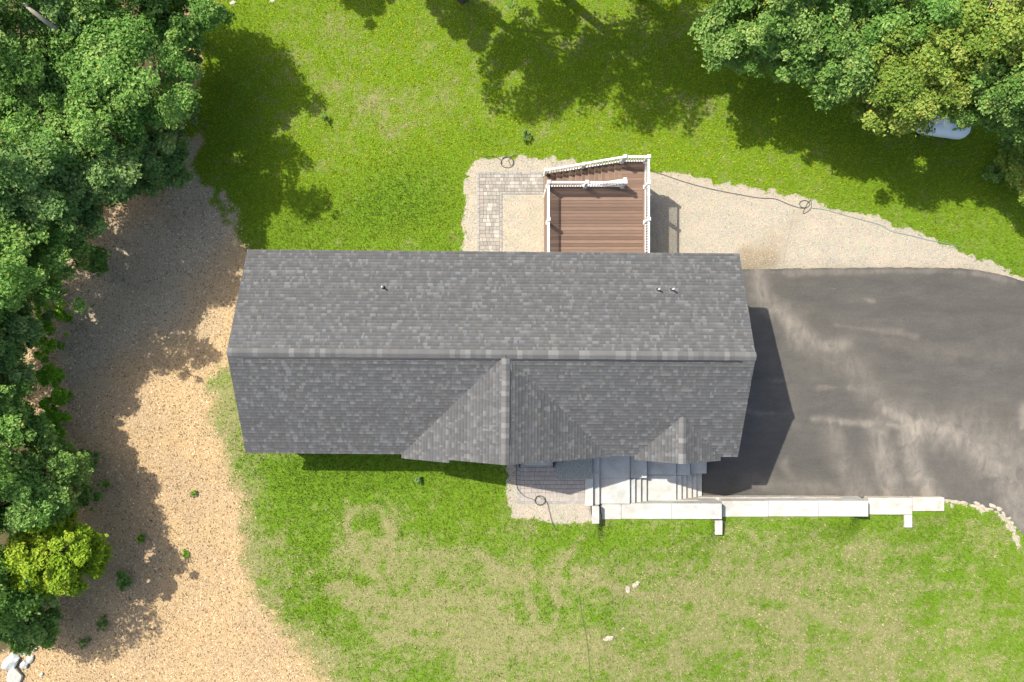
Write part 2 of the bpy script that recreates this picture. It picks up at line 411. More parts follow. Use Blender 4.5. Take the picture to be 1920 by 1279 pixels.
# one ground sheet: fine where the photo looks, coarse out to the horizon
def axis(lo, hi, step):
    a = list(np.arange(lo, hi + 1e-6, step))
    s = step
    while a[-1] < 900: s *= 1.5; a.append(a[-1] + s)
    s = step
    while a[0] > -900: s *= 1.5; a.insert(0, a[0] - s)
    return np.array(a)
gx = axis(-27, 27, 0.15); gy = axis(-18.6, 18.6, 0.15)
XX, YY = np.meshgrid(gx, gy); ZZ = hz(XX, YY)
mul, grv, dryv, lush = masks(XX.ravel(), YY.ravel())
nx, ny = len(gx), len(gy)
ii = (np.arange(ny - 1)[:, None] * nx + np.arange(nx - 1)[None, :]).ravel()
GF = np.stack([ii, ii + 1, ii + nx + 1, ii + nx], 1)
def groundmat():
    t = NT('yard_ground', 0.95, 0.1)
    n_f = t.noise(34, 5, 0.75); n_m = t.noise(6, 5, 0.7); n_c = t.noise(0.5, 4, 0.6); n_cl = t.noise(14, 3, 0.6)
    green = t.ramp(t.mix(0.5, n_f, n_m), [(0.3, (0.050, 0.122, 0.007)), (0.5, (0.098, 0.180, 0.010)), (0.7, (0.165, 0.245, 0.016))])
    dryc = t.ramp(t.mix(0.6, n_f, n_m), [(0.3, (0.125, 0.13, 0.042)), (0.5, (0.21, 0.19, 0.09)), (0.7, (0.31, 0.27, 0.16))])
    d = t.math('ADD', t.attr('dry'), t.math('MULTIPLY', t.math('SUBTRACT', n_cl, 0.5), 1.6))
    d = t.math('ADD', d, t.math('MULTIPLY', t.math('SUBTRACT', t.noise(5, 4, 0.6), 0.5), 0.9))
    c = t.mix(t.ramp(d, [(0.15, 0.0), (1.0, 0.88)]), green, dryc)
    # wood-chip mulch
    n_chip = t.noise(20, 6, 0.8, None, 1.5)
    mc = t.ramp(n_chip, [(0.28, (0.15, 0.10, 0.052)), (0.45, (0.36, 0.25, 0.132)), (0.6, (0.47, 0.345, 0.19)), (0.75, (0.58, 0.47, 0.31))])
    mc = t.mix(t.ramp(n_c, [(0.42, 0.0), (0.62, 0.6)]), mc, (0.32, 0.24, 0.155))
    mc = t.mix(t.attr('shade_soil'), mc, t.ramp(n_chip, [(0.28, (0.19, 0.155, 0.105)), (0.5, (0.37, 0.32, 0.23)), (0.75, (0.54, 0.48, 0.37))]))  # greyer mulch colour standing in for tree shade, plus some grey soil
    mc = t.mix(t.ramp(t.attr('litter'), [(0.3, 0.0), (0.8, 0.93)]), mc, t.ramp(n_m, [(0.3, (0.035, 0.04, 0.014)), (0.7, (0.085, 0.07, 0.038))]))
    m = t.math('ADD', t.attr('mulch'), t.math('MULTIPLY', t.math('SUBTRACT', t.noise(16, 5, 0.75), 0.5), 0.9))
    c = t.mix(t.ramp(m, [(0.22, 0.0), (0.78, 1.0)]), c, mc)
    # tan gravel
    v = t.n('ShaderNodeTexVoronoi'); v.inputs['Scale'].default_value = 26; t.l(t.co(), v.inputs['Vector'])
    gc = t.ramp(t.noise(22, 6, 0.8), [(0.28, (0.165, 0.145, 0.11)), (0.5, (0.33, 0.297, 0.235)), (0.72, (0.47, 0.433, 0.355))])
    gc = t.mix(0.25, gc, v.outputs['Color'], 'SOFT_LIGHT')
    gc = t.mix(t.ramp(t.noise(0.8, 5, 0.65, t.stretch(1, 1.5, 1)), [(0.45, 0.0), (0.68, 0.55)]), gc, (0.43, 0.355, 0.27))
    gc = t.mix(t.ramp(t.attr('soil'), [(0.2, 0.0), (0.8, 0.75)]), gc, t.ramp(n_f, [(0.3, (0.13, 0.095, 0.05)), (0.7, (0.30, 0.235, 0.15))]))
    gm = t.math('ADD', t.attr('gravel'), t.math('MULTIPLY', t.math('SUBTRACT', t.noise(12, 5, 0.7), 0.5), 0.5))
    c = t.mix(t.ramp(gm, [(0.42, 0.0), (0.56, 1.0)]), c, gc)
    t.color(c)
    t.bump(t.mix(0.5, n_f, n_chip), 0.8, 0.05); return t.m
SHADE_SOILB = [(200, 560, 130, 90, 1.1), (300, 460, 110, 70, 1.0), (150, 680, 70, 90, 0.8), (370, 380, 60, 80, 1.0), (340, 300, 40, 60, 1.0), (280, 570, 100, 60, 0.8), (420, 400, 40, 50, 0.8)]  # tree shade painted into the mulch colour, with grey soil near the top tip
def shade_soil_at(x, y): return np.clip(blob(x, y, SHADE_SOILB) * (0.35 + 0.9 * fbm(x * .8, y * .8, 52)), 0, .85)
SOILB = [(1425, 490, 40, 16, 1.1), (1400, 470, 20, 20, 0.6), (1440, 460, 30, 30, 0.35), (1390, 500, 30, 8, 0.5), (1480, 440, 60, 40, 0.25), (1500, 400, 30, 40, 0.2)]
soil = np.clip(blob(XX.ravel(), YY.ravel(), SOILB) * (0.5 + fbm(XX.ravel() * 2, YY.ravel() * 2, 9)), 0, 1)
ZZ = ZZ - 0.14 * sstep(-0.05, -0.30, sdf(DRIVE, XX, YY))
gme = mesh_np('ground', np.stack([XX.ravel(), YY.ravel(), ZZ.ravel()], 1), GF, groundmat(), smoothf=True,
              attrs={'mulch': mul, 'gravel': grv, 'dry': dryv, 'soil': soil, 'shade_soil': shade_soil_at(XX.ravel(), YY.ravel()),
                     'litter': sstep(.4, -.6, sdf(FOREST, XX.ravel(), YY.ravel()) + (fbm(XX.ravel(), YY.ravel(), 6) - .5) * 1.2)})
ground = tag(link('ground', gme), 'lawn, wood-chip mulch and tan gravel ground around the house', None, None, 'structure')

# ------------------------------------------------------------------ asphalt driveway
def drivemat():
    t = NT('dusty_asphalt', 0.8, 0.35)
    n1 = t.noise(1.0, 6, 0.7, t.stretch(0.5, 1.6, 1)); nf = t.noise(70, 4, 0.7)
    c = t.ramp(n1, [(0.3, (0.052, 0.049, 0.043)), (0.55, (0.067, 0.063, 0.055)), (0.75, (0.084, 0.078, 0.067))])
    c = t.mix(0.6, c, t.ramp(nf, [(0.3, 0.68), (0.7, 1.32)]), 'MULTIPLY')
    c = t.mix(0.8, c, t.ramp(t.noise(11, 5, 0.75), [(0.3, 0.82), (0.7, 1.2)]), 'MULTIPLY')
    sp = t.ramp(t.noise(5.5, 6, 0.75, t.stretch(0.45, 1.3, 1), 1.2), [(0.60, 0.0), (0.74, 0.30)])
    c = t.mix(sp, c, (0.20, 0.18, 0.145))
    dd = t.math('MULTIPLY', t.attr('dust'), t.ramp(t.noise(1.8, 6, 0.7, t.stretch(1.2, 0.7, 1), 0.6), [(0.3, 0.3), (0.7, 1.3)]))
    c = t.mix(t.math('MULTIPLY', dd, 0.85), c, (0.235, 0.207, 0.172))
    t.color(c); t.bump(nf, 0.4, 0.006); return t.m
STREAKS = [([(1425, 505), (1430, 560), (1480, 600), (1500, 640)], 18, 0.55), ([(1440, 560), (1520, 640), (1560, 650), (1590, 645)], 14, 0.55), ([(1500, 640), (1600, 690), (1660, 760), (1740, 800)], 26, 0.30),
           ([(1520, 785), (1600, 792), (1680, 798), (1720, 806)], 7, 0.6), ([(1660, 770), (1700, 790), (1760, 805)], 12, 0.75), ([(1650, 800), (1655, 860), (1668, 930)], 20, 0.55), ([(1700, 810), (1715, 870), (1740, 930)], 17, 0.6),
           ([(1740, 805), (1800, 820), (1870, 880), (1930, 950)], 26, 0.55), ([(1790, 805), (1900, 850), (1980, 900)], 40, 0.35), ([(1560, 800), (1580, 880), (1600, 930)], 20, 0.32), ([(1600, 895), (1630, 930)], 22, 0.35),
           ([(1535, 725), (1600, 728)], 4, 0.35), ([(1570, 610), (1650, 620), (1720, 630)], 5, 0.3), ([(1420, 710), (1475, 716)], 3, 0.3), ([(1400, 772), (1480, 778)], 3, 0.35), ([(1405, 600), (1450, 700), (1500, 790)], 30, 0.12),
           ([(1400, 900), (1480, 912), (1640, 920), (1760, 925)], 14, 0.25), ([(1395, 512), (1600, 509), (1800, 510), (1900, 528)], 5, 0.35), ([(1470, 870), (1500, 915)], 9, 0.25), ([(1880, 940), (1920, 985)], 14, 0.5), ([(1420, 770), (1560, 640)], 60, 0.10),
           ([(1620, 560), (1640, 565)], 3, 0.4), ([(1660, 640), (1760, 660), (1900, 660)], 14, 0.12), ([(1920, 760), (1915, 800)], 8, 0.6)]
st = 0.09
dx = np.arange(8.6, 38, st); dy = np.arange(-18, 4.2, st)
X2, Y2 = np.meshgrid(dx, dy)
sd = sdf(DRIVE, X2, Y2)
eps = 0.01
gxs = (sdf(DRIVE, X2 + eps, Y2) - sd) / eps; gys = (sdf(DRIVE, X2, Y2 + eps) - sd) / eps
mv = np.where((sd > 0) & (sd < st * 1.6), sd, 0)
X3 = X2 - gxs * mv; Y3 = Y2 - gys * mv
rag = (fbm(X3 * 5, Y3 * 5, 12) - 0.5) * 0.08 * (np.abs(sd) < st * 1.6)
X3 = X3 + rag * gxs; Y3 = Y3 + rag * gys
ok = sd < st * 1.6
n2x = len(dx)
ii = (np.arange(len(dy) - 1)[:, None] * n2x + np.arange(n2x - 1)[None, :]).ravel()
okf = ok.ravel(); sdv = sd.ravel()
q = np.stack([ii, ii + 1, ii + n2x + 1, ii + n2x], 1)
q = q[okf[q].all(1) & (sdv[q].min(1) < 0)]
us, inv = np.unique(q.ravel(), return_inverse=True)
vx, vy = X3.ravel()[us], Y3.ravel()[us]
dust = np.zeros(len(us))
for pl, wd, a in STREAKS:
    dd = dline(poly(smooth(pl, 5), 0.0), vx, vy) + (fbm(vx * 1.3, vy * 1.3, 8) - 0.5) * 0.5
    dust = np.maximum(dust, a * np.exp(-(np.maximum(dd, 0) / (wd / 38.8)) ** 2)) + 0.1 * a * np.exp(-(dd / (wd / 22)) ** 2)
dust += 0.12 * sstep(14, 22, vx) * sstep(0, -5, vy)
zd = 0.012 + 0.012 * (fbm(vx * 0.5, vy * 0.5, 3, 2) - 0.5)
dme = mesh_np('driveway', np.stack([vx, vy, zd], 1), inv.reshape(-1, 4), drivemat(), smoothf=True, attrs={'dust': np.clip(dust, 0, 1)})
tag(link('driveway', dme), 'dark asphalt driveway with pale dust streaks', None, None, 'structure')

# ------------------------------------------------------------------ house
HE, HR = 4.725, 6.86
HL, HD = 10.29, 4.25
house = empty('house', (-0.81, -0.51, 0), math.radians(-0.46), 'long house under a grey shingle gable roof with two front gables', 'house')
SLOPE = (HR - HE) / HD
def slab(mb, a, b, c, d, th=0.14):
    """roof slab under the quad a b c d (top face)"""
    t = Vector((0, 0, -th)); vs = [Vector(p) for p in (a, b, c, d)]
    mb.add(vs + [p + t for p in vs], [(0, 1, 2, 3), (7, 6, 5, 4), (0, 4, 5, 1), (1, 5, 6, 2), (2, 6, 7, 3), (3, 7, 4, 0)])
G1X, G1W, G1Y, G1YL = 0.57, 4.34, -4.31, -4.43
G2X, G2W, G2Y = 7.77, 1.785, -4.42
G2H = HE + SLOPE * G2W
rb = MB(); e = 0.012
slab(rb, (-HL, HD, HE - e), (-HL, 0, HR - e), (HL, 0, HR - e), (HL, HD, HE - e))
slab(rb, (-HL, 0, HR - e - .001), (-HL, -HD, HE - e), (HL, -HD, HE - e), (HL, 0, HR - e - .001))
slab(rb, (G1X, -0.3, HR - .03), (G1X - G1W, -0.3, HE - .03), (G1X - G1W, G1Y, HE - .03), (G1X, G1Y, HR - .03))
slab(rb, (G1X + G1W, -0.3, HE - .03), (G1X, -0.3, HR - .031), (G1X, G1Y, HR - .031), (G1X + G1W, G1Y, HE - .03))
xm = G1X - 2.31; zm = HR - SLOPE * 2.31
slab(rb, (xm, -4.0, zm - .029), (G1X - G1W, -4.0, HE - .029), (G1X - G1W, G1YL, HE - .029), (xm, G1YL, zm - .029))
slab(rb, (G2X, -2.3, G2H - .03), (G2X - G2W, -2.3, HE - .03), (G2X - G2W, G2Y, HE - .03), (G2X, G2Y, G2H - .03))
slab(rb, (G2X + G2W, -2.3, HE - .03), (G2X, -2.3, G2H - .031), (G2X, G2Y, G2H - .031), (G2X + G2W, G2Y, HE - .03))
roof = rb.build('roof', M['trim'], house)

def shingles(name, O, eax, sax, length, spans, seed, off=0.0):
    """courses of laminated shingle tabs, each a slightly proud slab; spans(d) -> list of (a, b) along the eave at slope distance d"""
    r = random.Random(seed)
    O = np.array(O, float); eax = np.array(eax, float); sax = np.array(sax, float); sax /= np.linalg.norm(sax)
    nrm = np.cross(eax, sax); nrm /= np.linalg.norm(nrm)
    if nrm[2] < 0: nrm = -nrm
    V = []; F = []; Cc = []
    ex = 0.143; n = int(length / ex) + 1
    for k in range(n):
        d0 = k * ex; d1 = min(d0 + ex + 0.03, length)
        if d0 > length - 0.02: break
        rowt = r.uniform(-0.09, 0.06)
        for a, b in spans(d0 + ex * 0.5):
            x = a - r.uniform(0, 0.2)
            while x < b:
                wd = r.choice((0.07, 0.09, 0.12, 0.14, 0.17, 0.22))
                x0, x1 = max(x, a), min(x + wd, b); x += wd
                if x1 - x0 < 0.02: continue
                raised = r.random() < 0.45
                t0 = (0.016 if raised else 0.009) + r.uniform(-0.0005, 0.0005) + off
                t1 = 0.002 + (0.002 if raised else 0) + off
                p = r.random()
                if p < 0.16: c = r.uniform(0.114, 0.138)
                elif p < 0.42: c = r.uniform(0.094, 0.110)
                else: c = r.uniform(0.082, 0.096)
                c *= 1 + rowt
                tint = r.uniform(-0.03, 0.03)
                col = (c * (1.0 + tint), c * 1.005, c * (1.01 - tint))
                i = len(V)
                fr = r.uniform(-0.004, 0.004)
                for kk, (xx, dd, tt) in enumerate(((x0, d0 + fr, t0), (x1, d0 + fr, t0), (x1, d1, t1), (x0, d1, t1), (x0, d0 + fr, -0.004), (x1, d0 + fr, -0.004), (x1, d1, -0.004), (x0, d1, -0.004))):
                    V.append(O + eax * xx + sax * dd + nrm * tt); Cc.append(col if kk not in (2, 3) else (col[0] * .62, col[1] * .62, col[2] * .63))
                F += [(i, i + 1, i + 2, i + 3), (i + 4, i + 5, i + 1, i), (i + 5, i + 6, i + 2, i + 1), (i + 7, i + 4, i, i + 3)]
    V = np.array(V); F = np.array(F)
    # make top faces point up
    p0, p1, p2 = V[F[0][0]], V[F[0][1]], V[F[0][2]]
    if np.cross(p1 - p0, p2 - p0)[2] < 0: F = F[:, ::-1]
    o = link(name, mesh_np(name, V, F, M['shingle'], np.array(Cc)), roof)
    o['kind'] = 'stuff'
    return o
SL = math.hypot(HD, HR - HE)
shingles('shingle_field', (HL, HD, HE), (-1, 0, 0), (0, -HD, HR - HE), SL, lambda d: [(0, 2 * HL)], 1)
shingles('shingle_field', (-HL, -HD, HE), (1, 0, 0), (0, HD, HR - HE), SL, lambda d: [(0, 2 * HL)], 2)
SL1 = math.hypot(G1W, HR - HE); k1 = HD / SL1
# gable slopes: each course runs from the valley with the main roof out to the front rake
def g1span(yf):
    def f(d):
        zt = d / SL1; yv = -HD + zt * HD
        return [(yf(d), -yv + 0.0)] if False else [(0, (-yv) - 0)]
    return f
def gab(name, xe, sgn, W, H, front, seed, off):
    L = math.hypot(W, H - HE)
    def sp(d):
        z = HE + (H - HE) * d / L
        yv = -HD + (z - HE) / SLOPE          # where this height meets the main slope
        yfr = front(d / L)
        return [(0.0 if False else (yfr + 6.0), yv + 6.0 + 0.02)]
    return shingles(name, (xe, -6.0, HE), (0, 1, 0), (-sgn * W, 0, H - HE), L, sp, seed, off)
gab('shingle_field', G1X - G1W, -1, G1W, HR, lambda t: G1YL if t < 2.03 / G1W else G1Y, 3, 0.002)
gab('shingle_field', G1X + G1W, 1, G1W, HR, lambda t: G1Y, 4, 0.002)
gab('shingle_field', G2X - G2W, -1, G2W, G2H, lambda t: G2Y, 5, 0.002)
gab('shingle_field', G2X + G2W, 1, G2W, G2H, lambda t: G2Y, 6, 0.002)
def capmat():
    t = NT('ridge_cap_shingle', 0.92, 0.15)
    r = t.n('ShaderNodeObjectInfo').outputs['Random']
    c = t.ramp(r, [(0.0, (0.095, 0.094, 0.093)), (0.7, (0.115, 0.114, 0.112)), (0.8, (0.135, 0.134, 0.131)), (1.0, (0.155, 0.153, 0.149))])
    c = t.mix(0.7, c, t.ramp(t.noise(60, 3), [(0.3, 0.82), (0.7, 1.16)]), 'MULTIPLY'); t.color(c); return t.m
M['cap'] = capmat()
def capmesh(wd, ln, sl):
    """one bent cap piece lying along +x, low end lifted"""
    m = MB(); h = wd / 2
    def ring(x, up):
        return [(x, -h, -h * sl + up), (x, -h * 0.15, -h * sl * 0.15 + up + .004), (x, h * 0.15, -h * sl * 0.15 + up + .004), (x, h, -h * sl + up)]
    a = ring(0, 0.034); b = ring(ln, 0.018); c = ring(0, 0.012)
    m.add(a + b + c, [(0, 4, 5, 1), (1, 5, 6, 2), (2, 6, 7, 3), (8, 0, 1, 9), (9, 1, 2, 10), (10, 2, 3, 11)])
    m.add([(0, -h, -h * sl + .034), (ln, -h, -h * sl + .018), (ln, -h, -h * sl - .004), (0, -h, -h * sl - .004)], [(0, 1, 2, 3)])
    m.add([(0, h, -h * sl + .034), (ln, h, -h * sl + .018), (ln, h, -h * sl - .004), (0, h, -h * sl - .004)], [(0, 1, 2, 3)])
    return m.mesh('ridge_cap', M['cap'])
cm = capmesh(0.34, 0.23, SLOPE)
n = int(2 * HL / 0.2)
for i in range(n):
    o = link('ridge_cap', cm, roof, (-HL + i * 2 * HL / n, random.uniform(-.006, .006), HR))
cmy = capmesh(0.32, 0.23, SLOPE)
n = int(4.1 / 0.2)
for i in range(n):
    o = link('ridge_cap', cmy, roof, (G1X + random.uniform(-.005, .005), G1Y + i * 4.12 / n, HR + 0.002)); o.rotation_euler = (0, 0, math.pi / 2)
n = int(2.1 / 0.2)
for i in range(n - 1):
    o = link('ridge_cap', cmy, roof, (G2X, G2Y + i * 2.1 / n, G2H + 0.002)); o.rotation_euler = (0, 0, math.pi / 2)
# dark ridge-vent slot just south of the main ridge and east of the front ridge
MB().box((-HL + 0.35, -0.235, HR - 0.235 * SLOPE + 0.0), (HL - 0.5, -0.172, HR - 0.172 * SLOPE + 0.012)).build('ridge_vent', M['dark'], roof)
MB().box((G1X + 0.162, G1Y + 0.75, HR - 0.12), (G1X + 0.20, -0.6, HR - 0.162 * SLOPE + 0.016)).build('ridge_vent', M['dark'], roof)
# vent pipes
def vent(u, v, h):
    z = 5.9
    for _ in range(5):
        x, y = P(u, v, z); xl = x + .81; yl = y + .51 + xl * 0.008
        z = HE + (HD - abs(yl)) * SLOPE
    p = MB(); p.tube([(0, 0, -0.15), (0, 0, h)], 0.038, 12)
    pp = p.build('vent_pipe', M['pipe'], house, True); pp.location = (xl, yl, z)
    f = MB(); f.tube([(0, 0, -0.08), (0, 0, 0.04), (0, 0, 0.10)], [0.085, 0.075, 0.055], 12)
    fo = f.build('boot_flashing', M['dark'], pp, True)
    MB().add([(-.13, -.16, .08 + .014), (.13, -.16, .08 + .014), (.13, .16, -.08 + .014), (-.13, .16, -.08 + .014)], [(0, 1, 2, 3)]).build('flashing_plate', M['cap'], pp)
vent(718, 539, 0.36); vent(1233, 543, 0.32); vent(1259, 543, 0.40)

# walls: lapped siding, gable triangles, front gables
WL, WD = HL - 0.32, HD - 0.32
wm = MB(); zt = HE - 0.10
def lapwall(a, b, z0, z1, out):
    """courses of lap siding between a and b (xy), facing out"""
    z = z0; ox, oy = out
    while z < z1 - 0.01:
        zz = min(z + 0.12, z1)
        wm.add([(a[0] + ox * .022, a[1] + oy * .022, z), (b[0] + ox * .022, b[1] + oy * .022, z), (b[0] + ox * .006, b[1] + oy * .006, zz), (a[0] + ox * .006, a[1] + oy * .006, zz), (a[0], a[1], z), (b[0], b[1], z)],
               [(0, 1, 2, 3), (4, 5, 1, 0)])
        z = zz
lapwall((-WL, WD), (WL, WD), -0.2, zt, (0, 1)); lapwall((-WL, -WD), (WL, -WD), -0.2, zt, (0, -1))
lapwall((-WL, -WD), (-WL, WD), -0.2, zt, (-1, 0)); lapwall((WL, -WD), (WL, WD), -0.2, zt, (1, 0))
z = zt
while z < HR - 0.3:
    zz = z + 0.12; h0 = max(0.05, (HR - 0.16 - z) / SLOPE); h1 = max(0.04, (HR - 0.16 - zz) / SLOPE)
    for sx in (-1, 1):
        wm.add([(sx * (WL + .02), -h0, z), (sx * (WL + .02), h0, z), (sx * (WL + .006), h1, zz), (sx * (WL + .006), -h1, zz)], [(0, 1, 2, 3)])
    z = zz
for gx0, gw, gh, gy0 in ((G1X, G1W - 0.3, HR, -4.06), (G2X, G2W - 0.25, G2H, -4.14)):
    wm.box((gx0 - gw, gy0, 0.0), (gx0 + gw, -WD - 0.01, zt - 0.02))
    wm.add([(gx0 - gw - .2, gy0 - .004, zt - .25), (gx0 + gw + .2, gy0 - .004, zt - .25), (gx0, gy0 - .004, gh - 0.2), (gx0 - gw - .2, -WD, zt - .25), (gx0 + gw + .2, -WD, zt - .25), (gx0, -WD, gh - 0.2)], [(0, 1, 2), (0, 2, 5, 3), (1, 4, 5, 2)])
wall = wm.build('wall', M['siding'], house)
MB().box((-WL + .05, -WD + .05, -0.3), (WL - .05, WD - .05, HE - .2)).build('inner_wall', M['siding'], house)
MB().box((-WL - .03, -WD - .03, -0.3), (WL + .03, WD + .03, 0.0 + 0.02)).build('foundation', M['concrete'], house)
def window(x, y, z, wd, ht, face):
    """face: (nx, ny)"""
    nx, ny = face; tx, ty = -ny, nx
    fm = MB(); gm = MB()
    def pt(a, o, h): return (x + tx * a + nx * o, y + ty * a + ny * o, z + h)
    def bx(m, a0, a1, h0, h1, o0, o1):
        vs = [pt(a, o, h) for h in (h0, h1) for a, o in ((a0, o0), (a1, o0), (a1, o1), (a0, o1))]
        m.add(vs, [(3, 2, 1, 0), (4, 5, 6, 7), (0, 1, 5, 4), (1, 2, 6, 5), (2, 3, 7, 6), (3, 0, 4, 7)])
    bx(fm, -wd / 2 - .09, -wd / 2, -.09, ht + .09, 0, .05); bx(fm, wd / 2, wd / 2 + .09, -.09, ht + .09, 0, .05)
    bx(fm, -wd / 2, wd / 2, -.09, 0, 0, .06); bx(fm, -wd / 2, wd / 2, ht, ht + .09, 0, .05); bx(fm, -wd / 2, wd / 2, ht / 2 - .025, ht / 2 + .025, 0.005, .045)
    wo = fm.build('window', M['white'], house)
    bx(gm, -wd / 2 + .002, wd / 2 - .002, .002, ht - .002, .01, .03); gm.build('pane', M['glass'], wo)
for x in (-8, -5.2, -2.2, 8.2): window(x, WD + .02, 3.4, 0.9, 1.1, (0, 1))
for x in (-8, -5.2, -1.8): window(x, (-WD - .02) if x < -4 else -4.075, 3.2, 1.0, 1.2, (0, -1))
for y in (-1.8, 1.8): window(-WL - .02, y, 3.4, 0.9, 1.1, (-1, 0))
window(WL + .02, 0, 3.5, 1.0, 1.1, (1, 0))
for y in (-2.0, 1.6):
    gd = MB().box((WL + .015, y - 1.3, 0.02), (WL + .04, y + 1.3, 2.2)).build('garage_door', M['trim'], house)
    for k in range(4):
        MB().box((WL + .03, y - 1.28, 0.04 + k * .54), (WL + .065, y + 1.28, 0.56 + k * .54)).build('panel', M['garage'], gd)
d = MB().box((2.1, -4.11, 2.06), (3.05, -4.075, 4.1)).build('front_door', M['door'], house)
MB().box((2.2, -4.13, 3.0), (2.28, -4.11, 3.12)).build('handle', M['pipe'], d)
d = MB().box((3.4, WD + .02, 2.52), (5.1, WD + .06, 4.5)).build('patio_door', M['white'], house)
MB().box((3.5, WD + .05, 2.6), (4.2, WD + .07, 4.4)).build('pane', M['glass'], d); MB().box((4.3, WD + .05, 2.6), (5.0, WD + .07, 4.4)).build('pane', M['glass'], d)
gt = MB(); gt.box((-HL + .05, HD - .02, HE - .22), (HL - .05, HD - .003, HE - .155)); gt.build('fascia', M['trim'], house)

# ------------------------------------------------------------------ back deck with stairs and white railing
DZ = 2.5
deck = empty('back_deck', (0, 0, 0), 0, 'raised brown composite deck with white railing and side stairs behind the house', 'deck')
DX0, DX1, DYN, DYL = 1.55, 6.02, 6.98, 8.10
XS = 4.93
fr = MB()
fr.box((DX0 + .03, 3.5, DZ - .26), (DX1 - .03, DYN - .03, DZ - .035)); fr.box((XS + .03, DYN - .03, DZ - .26), (DX1 - .03, DYL - .03, DZ - .0352))
fr.build('frame', M['skirt'], deck)
sk = MB()
y = 3.5
while y < DYN - 0.1:
    sk.box((DX0, y, 0.02), (DX0 + .025, min(y + .30, DYN) - .012, DZ - .04)); y += .30
sk.build('skirting', M['skirt'], deck)
for (x, y) in ((DX1 - .2, 4.0), (DX1 - .2, 6.5), (DX1 - .2, DYL - .2), (XS + .15, DYL - .2), (DX0 + .2, DYN - .2), (3.6, DYN - .2)):
    MB().box((x - .07, y - .07, -.2), (x + .07, y + .07, DZ - .26)).build('support_post', M['skirt'], deck)
bw = 0.148; y = 3.5; k = 0
bm_l = MB().box((-(DX1 - DX0) / 2 + .15, -.068, -.03), ((DX1 - DX0) / 2 - .15, .068, 0)).mesh('board', M['deck'])
while y + bw < DYN - 0.14:
    link('board', bm_l, deck, ((DX0 + DX1) / 2, y + bw / 2, DZ + random.uniform(-.002, .002))); y += bw
yl = y
for nm, a, b in (('border_board', (DX0, 3.5), (DX0 + .143, DYN)), ('border_board', (DX1 - .143, 3.5), (DX1, DYL)), ('border_board', (DX0 + .149, yl + .004), (XS - .003, DYN))):
    MB().box((a[0], a[1], DZ - .03), (b[0], b[1], DZ + .001)).build(nm, M['deck'], deck)
y = yl + .004
while y + bw < DYL + .02:
    MB().box((XS + .003, y, DZ - .03), (DX1 - .149, min(y + .141, DYL), DZ)).build('board', M['deck'], deck); y += bw
# stairs going down to the west along the north edge
NR = 13; run = (XS - DX0 - .02) / (NR - 1); rise = DZ / NR
stairs_m = MB()
for yy in (DYN + .03, DYL - .10):
    stairs_m.bar((XS, yy + .03, DZ - .24), (DX0 + .05, yy + .03, 0.05), .05, .28)
stairs = stairs_m.build('stringer', M['skirt'], deck)
for i in range(1, NR):
    zt_ = DZ - i * rise; x1 = XS - (i - 1) * run
    for j in range(2):
        xx = x1 - j * run / 2
        MB().box((xx - run / 2 + .004, DYN + .02, zt_ - .03), (xx, DYL - .02, zt_)).build('tread_board', M['deck'], stairs)
    MB().box((x1 - .012, DYN + .04, zt_), (x1 - .001, DYL - .04, zt_ + rise - .03)).build('riser', M['skirt'], stairs)
RH = 0.93
balm = {}
def railing(a, b, za, zb, posts, spacing=0.115, skip=()):
    """rail from a to b (xy), floor heights za..zb; posts: fractions along"""
    a = Vector((*a, za)); b = Vector((*b, zb)); L = (Vector((b.x, b.y, 0)) - Vector((a.x, a.y, 0))).length
    m = MB(); up = Vector((0, 0, 1))
    m.bar(a + up * (RH - .03), b + up * (RH - .03), .085, .05); m.bar(a + up * .10, b + up * .10, .05, .05)
    r = m.build('railing', M['white'], deck)
    key = 'b'
    if key not in balm: balm[key] = MB().box((-.019, -.019, 0), (.019, .019, RH - .15)).mesh('baluster', M['white'])
    if 'p' not in balm:
        pm = MB().box((-.06, -.06, 0), (.06, .06, RH + .06)); pm.box((-.075, -.075, RH + .06), (.075, .075, RH + .085))
        pm.add([(-.07, -.07, RH + .085), (.07, -.07, RH + .085), (.07, .07, RH + .085), (-.07, .07, RH + .085), (0, 0, RH + .125)], [(0, 1, 4), (1, 2, 4), (2, 3, 4), (3, 0, 4)])
        pm.box((-.085, -.085, 0.005), (.085, .085, .05)); balm['p'] = pm.mesh('post', M['white'])
    ps = [L * f for f in posts]
    nn = int(L / spacing)
    for i in range(1, nn):
        s = L * i / nn
        if any(abs(s - q) < .09 for q in ps): continue
        link('baluster', balm['b'], r, a.lerp(b, s / L) + up * .115)
    for f in posts:
        p = a.lerp(b, f)
        if f in skip: continue
        link('post', balm['p'], r, p + up * (.0 if za == zb else -.1 * (f > 0) * (f < 1) - .02))
    return r
e = 0.05
railing((DX0 + e, 3.75), (DX0 + e, DYN - e), DZ, DZ, [0.49, 1.0])
railing((DX0 + e, DYN - e), (XS + .02, DYN - e), DZ, DZ, [0.0, 0.5, 1.0], skip=(0.0,))
railing((DX1 - e, 3.75), (DX1 - e, DYL - e), DZ, DZ, [0.365, 0.735, 1.0])
railing((DX1 - e, DYL - e), (XS, DYL - e), DZ, DZ, [0.0, 1.0], skip=(0.0,))
railing((XS, DYL - e), (DX0 + .06, DYL - e), DZ, 0.02, [0.0, 0.5, 1.0], skip=(0.0,))
railing((XS, DYN + .06), (DX0 + .06, DYN + .06), DZ, 0.02, [0.0, 0.5, 1.0])

